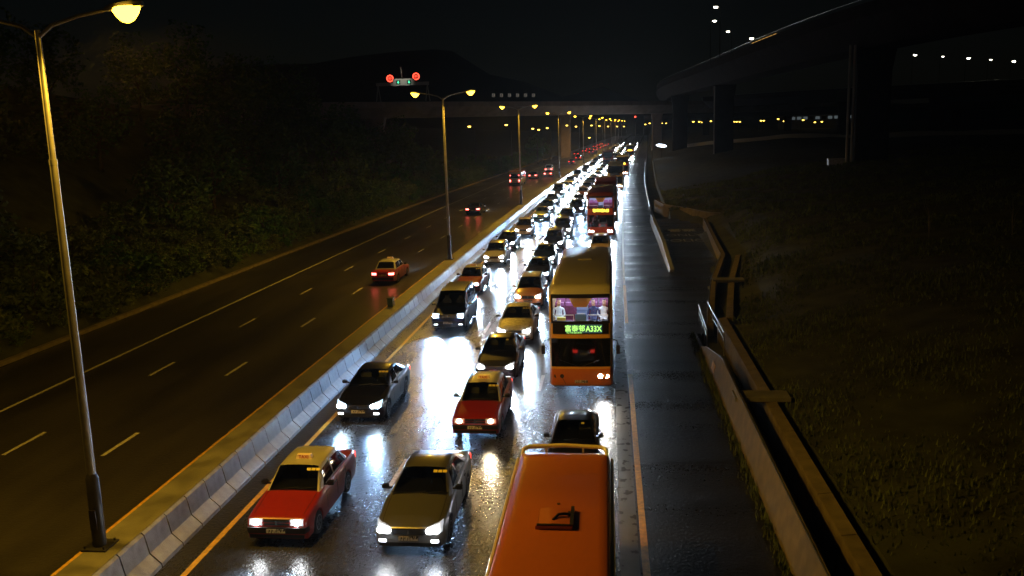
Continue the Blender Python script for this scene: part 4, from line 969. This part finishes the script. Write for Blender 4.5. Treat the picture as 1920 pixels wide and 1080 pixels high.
def trunk_mesh(seed, h, r0_):
    r = random.Random(seed); b = MB(); pts = [Vector((0, 0, -.3))]
    for k in range(1, 6): pts.append(Vector((r.uniform(-.12, .12)*k*.4, r.uniform(-.12, .12)*k*.4, h*k/5)))
    b.tube(pts, [r0_*(1-.14*k) for k in range(6)], 7)
    for k in range(5):
        p = pts[2+k % 3]; a = r.uniform(0, 6.28); q = p + Vector((math.cos(a), math.sin(a), .9))*h*.3; b.tube([p, (p+q)/2+Vector((0, 0, .1)), q], [r0_*.45, r0_*.3, r0_*.12], 5)
    return b.mesh('trunk', [M('bark')], 50)
KINDS = [('shrub', 'rounded leafy shrub crowding the foot of the dark wooded slope', 1.9, 1.5, 26, 46, 'leaf_a', .16, 1.3, .09, 1.2),
         ('shrub', 'loose sprawling shrub with paler leaves on the dark wooded slope', 2.3, 1.3, 24, 46, 'leaf_b', .17, 1.1, .08, 1.0),
         ('tree', 'bushy broadleaf tree on the dark wooded slope', 2.7, 2.5, 34, 52, 'leaf_c', .19, 2.9, .16, 3.0),
         ('tree', 'taller open-crowned tree rising from the dark wooded slope', 3.0, 3.2, 36, 52, 'leaf_a', .20, 4.2, .20, 4.4)]
TM = [(k[0], k[1], [crown_mesh(10*i+j, k[2], k[3], k[4], k[5], M(k[6]), k[7]) for j in range(2)], trunk_mesh(i, k[8]+.8, k[9]), k[10]) for i, k in enumerate(KINDS)]
def plant(kind, t, s, sc, z=None):
    nm, lab, cm, tm, hz = TM[kind]
    root = thing(nm, lab, nm, RP(t, s, zter(t, s) if z is None else z), rnd.uniform(0, 6.28), 'plants on the wooded slope'); root.scale = (sc, sc, sc*rnd.uniform(.85, 1.2))
    link('trunk', tm, root); link('crown', cm[rnd.randrange(2)], root, (0, 0, hz))
s = 30.
while s < 300:
    plant(rnd.choice((0, 0, 1)), -32.0+rnd.uniform(-.9, .5), s, rnd.uniform(.7, 1.15)); s += rnd.uniform(3.2, 5.2)
s = 31.
while s < 280:
    plant(rnd.choice((0, 1)), -30.9+rnd.uniform(-.3, .3), s, rnd.uniform(.45, .75)); s += rnd.uniform(2.4, 3.8)
s = 33.
while s < 170:
    plant(rnd.choice((0, 1, 1)), -34.2+rnd.uniform(-.7, .7), s, rnd.uniform(.7, 1.1)); s += rnd.uniform(3.4, 5.)
s = 34.
while s < 240:
    plant(rnd.choice((1, 2, 2, 0) if s < 170 else (0, 1)), -36.5+rnd.uniform(-1.5, 1.2), s, rnd.uniform(.85, 1.25)); s += rnd.uniform(4.6, 7.)
s = 40.
while s < 185:
    plant(rnd.choice((2, 3)), -43+rnd.uniform(-2.5, 2), s, rnd.uniform(.9, 1.35)); s += rnd.uniform(6.5, 9.5)
s = 50.
while s < 150:
    plant(3, -53+rnd.uniform(-3, 3), s, rnd.uniform(1., 1.5)); s += rnd.uniform(9, 13)

# ------------------------------------------------------------------ flyovers
def smooth_path(P, n=8):
    P = [Vector(p) for p in P]; out = []
    for i in range(len(P)-1):
        p0, p1, p2, p3 = P[max(0, i-1)], P[i], P[i+1], P[min(len(P)-1, i+2)]
        for k in range(n):
            u = k/n; out.append(.5*((2*p1)+(p2-p0)*u+(2*p0-5*p1+4*p2-p3)*u*u+(3*p1-p0-3*p2+p3)*u*u*u))
    out.append(P[-1]); return out
def deck(root, path, hw, soff, top, par, mat):
    secs = []; frames = []
    for i, p in enumerate(path):
        d = (path[min(i+1, len(path)-1)]-path[max(i-1, 0)]); d.z = 0; d.normalize(); nrm = Vector((d.y, -d.x, 0)); frames.append((p, nrm, d))
        secs.append([Vector((p.x, p.y, 0))+nrm*x+Vector((0, 0, p.z+z)) for x, z in ((-hw*.45, soff), (hw*.45, soff), (hw*.62, soff+.8), (hw, top-.45), (hw, top+par), (hw-.25, top+par), (hw-.25, top), (-hw+.25, top), (-hw+.25, top+par), (-hw, top+par), (-hw, top-.45), (-hw*.62, soff+.8))])
    b = MB(); b.loft(secs); link('deck', b.mesh('deck', [mat], 30), root)
    return frames
def rails(root, frames, hw, z, mat, side=-1):
    b = MB(); b.tube([Vector((p.x, p.y, p.z+z+.5))+n_*side*(hw-.12) for p, n_, d in frames], .05, 5); link('parapet_rail', b.mesh('parapet_rail', [mat], 40), root)
CB = M('concrete_bridge')
fa = thing('flyover', 'big dark flyover curving overhead on massive piers above the grass bank', 'flyover')
pathA = smooth_path([(30, 400, 0), (24.5, 300, 0), (28.5, 217, 0), (35, 120, 0), (46, 85, 0), (70, 55, 0), (110, 35, 0)])
frA = deck(fa, pathA, 6.0, 19.2, 22.6, 1.1, CB); rails(fa, frA, 6., 23.7, M('galv')); rails(fa, frA, 6., 23.7, M('galv'), 1)
def pier(root, x, y, z0, z1, w, d, rz=0.):
    b = MB(); b.loft([[(x+sx*w/2*f, y+sy_*d/2, z) for sx, sy_ in ((-1, -.8), (-.8, -1), (.8, -1), (1, -.8), (1, .8), (.8, 1), (-.8, 1), (-1, .8))] for z, f in ((z0, 1), (z1-3, 1), (z1, 1.25))]); link('pier', b.mesh('pier', [CB], 30), root)
pier(fa, 34.3, 119, 2, 19.3, 4.2, 2.6); pier(fa, 28.7, 217, 1, 19.3, 4.4, 2.6); pier(fa, 24.3, 287, 1, 19.3, 4.6, 2.6)
for x in (31.65, 31.05):
    b = MB(); b.tube([(x, 117.5, 3.5), (x, 117.5, 19.6)], .16, 8); link('drain_pipe', b.mesh('drain_pipe', [pm('pipe_pale', (.5, .47, .43), .4)], 40), fa)
b = MB(); b.tube([(26.3, 215.7, 2.5), (26.3, 215.7, 19)], .16, 8); link('drain_pipe', b.mesh('drain_pipe', [M('pipe_pale')], 40), fa)
# glowing bars stand in for sodium lamplight falling on the flyover parapet
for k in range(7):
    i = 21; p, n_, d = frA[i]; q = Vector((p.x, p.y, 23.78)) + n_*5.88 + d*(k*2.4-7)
    b = MB(); b.box((0, 0, 0), (.12, 1.5, .1)); link('painted_parapet_glow', b.mesh('painted_parapet_glow', [em('painted_lamplight', (1., .5, .12), .5)]), fa, q, math.atan2(d.y, d.x)-math.pi/2)
# crossing bridge beyond
fb = thing('road_bridge', 'long concrete bridge crossing high over both carriageways in the distance', 'bridge')
pathB = smooth_path([(-330, 120, 0), (-200, 172, 0), (-79, 243, 0), (-7, 316, 0), (60, 385, 0), (140, 470, 0)])
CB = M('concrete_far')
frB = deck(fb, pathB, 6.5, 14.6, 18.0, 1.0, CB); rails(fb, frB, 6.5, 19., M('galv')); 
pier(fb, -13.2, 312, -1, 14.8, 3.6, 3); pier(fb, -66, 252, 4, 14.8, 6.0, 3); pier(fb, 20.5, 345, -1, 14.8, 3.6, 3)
CB = M('concrete_bridge')
fc = thing('flyover', 'level dark flyover carrying white lamps behind the massive pier', 'flyover')
pathC = smooth_path([(40, 330, 0), (62, 303, 0), (98, 275, 0), (150, 250, 0), (230, 225, 0)])
frC = deck(fc, pathC, 5.5, 15.8, 18.6, 1.1, CB); rails(fc, frC, 5.5, 19.7, M('galv'))
for x, y in ((76, 292), (98, 275), (126, 262), (160, 246)): pier(fc, x, y, 2, 15.9, 3.4, 2.4)
fd = thing('flyover', 'low far flyover glimpsed between the piers', 'flyover')
pathD = smooth_path([(20, 430, 0), (70, 420, 0), (140, 400, 0), (240, 370, 0)])
frD = deck(fd, pathD, 5., 12.6, 15., 1., CB)
for x, y in ((48, 425), (84, 418), (112, 409), (150, 398)): pier(fd, x, y, 2, 12.7, 3., 2.)

# sign gantry on the bridge and chevron boards
gn = thing('sign_gantry', 'overhead gantry with two red speed rings and two green arrows above the bridge', 'gantry', (-57.6, 255.5, 19.2), R(10))
b = MB(); b.box((0, 0, 5.0), (15.2, .7, .9)); b.box((.4, -.4, 5.5), (6.4, .2, 1.9)); link('beam', b.mesh('beam', [pm('gantry_grey', (.42, .44, .40), .5)]), gn)
for sx in (-7.1, 7.1):
    for dy in (-1, 1):
        b = MB(); b.tube([(sx, 0, 4.6), (sx+dy*.6, dy*.8, 0)], .16, 6); link('leg', b.mesh('leg', [M('gantry_grey')]), gn)
spot(gn, (0, -6, 9), (0, 6, -3.2), 900, (1., .95, .8), 60, .8, .2)  # added lamp, there only to brighten the gantry beam
b = MB(); b.tube([(0, -.3, 5.4), (0, -3, 8.6), (0, -6, 9.25)], .05, 6); b.box((0, -6.1, 9.25), (.5, .3, .2)); link('added_flood_arm', b.mesh('added_flood_arm', [M('gantry_grey')]), gn)  # arm and head added to carry the extra lamp
for sx, z in ((-3.5, 6.6), (4.0, 7.0)):
    b = MB(); b.tube([(sx, -.45, z), (sx, -.3, z)], 1.05, 20); bd = link('sign_face', b.mesh('sign_face', [M('black_plastic')], 50), gn)
    b = MB(); n = 20
    b.loft([[(sx+r*math.cos(2*math.pi*k/n), -.47, z+r*math.sin(2*math.pi*k/n)) for k in range(n)] for r in (1.0, .72)], caps=False); link('red_ring', b.mesh('red_ring', [M('sig_red')]), bd)
    tm = textmesh('80', .85, M('sig_red'), 'speed_figures'); o = link('speed_figures', tm, bd, (sx, -.48, z)); o.rotation_euler = (R(90), 0, 0)
for sx in (-1.2, 1.9):
    b = MB(); b.box((sx, -.55, 5.45), (1.2, .12, 1.1)); bd = link('arrow_sign', b.mesh('arrow_sign', [M('black_plastic')]), gn)
    b = MB(); b.add([(sx-.12, -.63, 5.85), (sx+.12, -.63, 5.85), (sx+.12, -.63, 5.45), (sx+.36, -.63, 5.45), (sx, -.63, 5.05), (sx-.36, -.63, 5.45), (sx-.12, -.63, 5.45)], [(0, 1, 2, 3, 4, 5, 6)]); link('green_arrow', b.mesh('green_arrow', [M('sig_green')]), bd)
def at_px(u, v, Y):    # surveyed direction (u, v) at Y metres up the road, as a world position
    f = 1641.5; a, c = (u-960)/f, (v-540)/f; X, Vv = a*cr+c*sr, -a*sr+c*cr; y, z = cp-Vv*sp, -sp-Vv*cp
    d = Vector((X*cy-y*sy, X*sy+y*cy, z)); return d*(Y/d.y)+Vector((0, 0, CAM_H))
for k in range(6):
    p = at_px(925+15*k, 178.5, 283+3.4*k)
    rt_ = thing('chevron_board', 'small double-chevron board in the row above the crossing bridge parapet', 'sign', (p.x, p.y, p.z-.7), R(8), 'chevron boards on the bridge')
    b = MB(); b.box((0, .05, .7), (1.25, .05, 1.25)); b.tube([(0, .1, -.4), (0, .1, .7)], .05, 6); link('board', b.mesh('board', [M('black_plastic')]), rt_)
    b = MB()
    for x in (-.42, .08):
        b.add([(x, .01, 1.2), (x+.2, .01, 1.2), (x+.45, .01, .7), (x+.2, .01, .2), (x, .01, .2), (x+.25, .01, .7)], [(0, 1, 2, 5), (5, 2, 3, 4)])
    link('chevron', b.mesh('chevron', [em('chev', (1., .9, .75), .16)]), rt_)

# ------------------------------------------------------------------ far lamps
def far_lamp(label, group, p, ground, mat, size=.42, arm=1.2, power=0., colr=(1, .7, .25)):
    root = thing('street_lamp', label, 'street lamp', (p.x-arm, p.y, ground), 0, group); h = p.z-ground
    b = MB(); b.tube([(0, 0, -.6), (0, 0, h*.96), (arm*.4, 0, h+.12), (arm, 0, h+.12)], [.10, .06, .045, .04], 7); link('pole', b.mesh('pole', [M('pole_dark')], 40), root)
    b = MB(); n = 10; b.loft([[(arm+r*math.cos(2*math.pi*k/n), r*.7*math.sin(2*math.pi*k/n), h+dz) for k in range(n)] for r, dz in ((size*.3, -size*.6), (size*.8, -size*.42), (size, 0), (size*.8, size*.2))]); link('lamp_bowl', b.mesh('lamp_bowl', [mat], 60), root)
    if power: spot(root, (arm, 0, h-size*.75), (0, 0, -1), power, colr, 160, .8, .2)
G1 = 'lamps on the side road by the wooded slope'
for u, v, Y, z in ((880, 237, 195, 4), (949, 234, 215, 3), (999, 241, 250, 1), (1010, 243, 262, 1), (1026, 240, 270, 1), (1063, 235, 300, .5), (1080, 237, 315, .5), (1109, 235, 340, 0), (1124, 236, 360, 0), (1140, 237, 380, 0), (1157, 237, 410, 0), (1170, 237, 440, 0), (1105, 258, 330, 0)):
    far_lamp('small yellowish lamp post on the side road beyond the carriageways', G1, at_px(u, v, Y), z, M('na_lamp_far'), .36, -1.2)
for i, (u, v, Y) in enumerate(((1342, 13, 165), (1340, 39, 186), (1365, 59, 208), (1409, 72, 172))):
    far_lamp('white lamp post standing on the big curving flyover', 'lamps on the big flyover', at_px(u, v, Y), 22.6, M('white_lamp_far'), .40, .8 if i % 2 else -.8)
for i, (u, v, Y) in enumerate(((1716, 103, 290), (1768, 106, 282), (1816, 109, 276), (1858, 112, 271), (1901, 115, 266))):
    far_lamp('white lamp post on the level dark flyover', 'lamps on the level flyover', at_px(u, v, Y), 18.6, M('white_lamp_far'), .52 if i % 2 == 0 else .34, .8)
for u, v, Y in ((1210, 233, 560), (1218, 231, 575), (1241, 231, 590), (1249, 231, 600), (1300, 228, 470), (1311, 228, 480), (1317, 229, 470), (1326, 228, 490), (1333, 227, 500), (1376, 228, 470), (1381, 228, 480), (1387, 228, 490), (1427, 226, 470), (1432, 226, 480), (1459, 223, 470), (1470, 227, 470), (1506, 225, 460), (1528, 229, 470), (1541, 228, 480)):
    far_lamp('tiny distant yellow lamp beyond the flyover piers', 'distant lamps beyond the piers', at_px(u, v, Y), 1., M('na_lamp_far'), .55, 1.2)
# traffic signal far up the road, floodlight by the bank, cabinet at the pier
b = MB(); p = at_px(1191, 219, 420)
ts_ = thing('signal_mast', 'single red signal lamp on a mast far up the road', 'signal', (p.x, p.y, 0))
b.tube([(0, 0, 0), (0, 0, p.z+.6)], .12, 6); link('mast', b.mesh('mast', [M('pole_dark')]), ts_); b = MB(); b.box((0, -.2, p.z), (.9, .3, .9)); b_ = link('signal_head', b.mesh('signal_head', [M('black_plastic')]), ts_)
b = MB(); b.tube([(0, -.45, p.z), (0, -.36, p.z)], .4, 12); link('red_lens', b.mesh('red_lens', [M('sig_red')]), b_)
p = at_px(1240, 273, 250)
fl = thing('floodlight', 'white floodlight glaring low beside the shoulder at the bank end', 'floodlight', (p.x, p.y, zter(p.x-off(250), 250)), R(-8))
h = p.z-fl.location.z
b = MB(); b.tube([(0, .15, -.3), (0, .15, h)], .06, 6); link('post', b.mesh('post', [M('pole_dark')]), fl); b = MB(); b.box((0, .12, h), (3.3, .2, 1.1)); hd = link('housing', b.mesh('housing', [M('black_plastic')]), fl)
b = MB(); n = 16; b.loft([[(1.45*r*math.cos(2*math.pi*k/n), y, h+.42*r*math.sin(2*math.pi*k/n)-.18*r*math.cos(2*math.pi*k/n)) for k in range(n)] for r, y in ((1, .01), (.6, -.05))]); link('lens', b.mesh('lens', [em('flood', (.72, .86, 1.), 7.)], 40), hd)
b = MB(); b.box((0, 0, .4), (1.9, .8, 1.0)); b.box((0, 0, .93), (2.05, .95, .07)); b.box((-.5, -.41, .4), (.8, .03, .8)); b.box((.5, -.41, .4), (.8, .03, .8))
tag(link('utility_cabinet', b.mesh('utility_cabinet', [pm('cabinet_pale', (.6, .6, .62), .4, noise=.3, nscale=3)]), None, (29.3, 115.8, zter(29.3-off(115.8), 115.8)-.1)), 'pale metal utility cabinet at the foot of the massive pier', 'cabinet')
# low parapet wall along the top of the bank
wl = thing('parapet_wall', 'low pale wall curving along the top of the dark grass bank', 'wall')
PW = smooth_path([(24, 300, 0), (34, 268, 0), (48, 248, 0), (66, 236, 0), (92, 224, 0), (130, 205, 0)], 5)
b = MB(); b.loft([[Vector((p.x, p.y, z+zter(p.x-off(p.y), p.y)))+Vector((dx, 0, 0)) for dx, z in ((0, -.5), (0, 1.0), (.3, 1.0), (.3, -.5))] for p in PW]); link('wall_body', b.mesh('wall_body', [pm('wall_pale', (.42, .41, .36), .6, noise=.2)]), wl)
# lit low building seen under the flyover
bd = thing('building', 'low far building with faintly lit windows under the flyover', 'building', (118, 500, 3), R(-14))
b = MB(); b.box((0, 0, 10), (44, 14, 20)); link('wall', b.mesh('wall', [pm('bldg', (.10, .10, .11), .7)]), bd); b = MB(); b.box((0, 0, 20.3), (45, 15, .6)); link('roof', b.mesh('roof', [CB]), bd)
wm = MB(); wm.box((0, 0, 0), (2.2, .2, 1.5)); w1, w2 = wm.mesh('window', [em('win_lit', (.6, .75, .8), .10)]), wm.mesh('window', [M('carglass')])
for k in range(14):
    for z in (12.5, 16.5, 8.5): link('window', w1 if rnd.random() < .45 else w2, bd, (-20.5+3.15*k, -7.08, z))
# lit tree and tail-lamp cluster on the side road
plant(2, -31.5, 292, 1.5)
# hills against the sky
b = MB(); g = []
for j in range(5):
    row = []
    for i in range(41):
        x = -1400+70*i; z = (10+150*math.exp(-((x+430)/420)**2)+60*math.exp(-((x-900)/500)**2)+14*math.sin(i*1.3)+9*math.sin(i*2.9))*math.sin(math.pi*min(1, j/4*.5+.0))
        row.append((x, 950+180*j, z-4))
    g.append(row)
b.grid(g); link('hills', b.mesh('hills', [M('hill')], 80), kind='structure')

# ------------------------------------------------------------------ rain haze
hz = MB(); hz.box((60, 1290, 84), (2050, 2860, 172))
me = hz.mesh('haze', []); vm = bpy.data.materials.new('haze'); vm.use_nodes = True; n = vm.node_tree.nodes; n.remove(n['Principled BSDF'])
pv = n.new('ShaderNodeVolumePrincipled'); pv.inputs['Density'].default_value = .00013; pv.inputs['Color'].default_value = (.9, .92, .95, 1); pv.inputs['Anisotropy'].default_value = .75
vm.node_tree.links.new(pv.outputs[0], n['Material Output'].inputs['Volume']); me.materials.append(vm)
link('haze', me, kind='stuff')
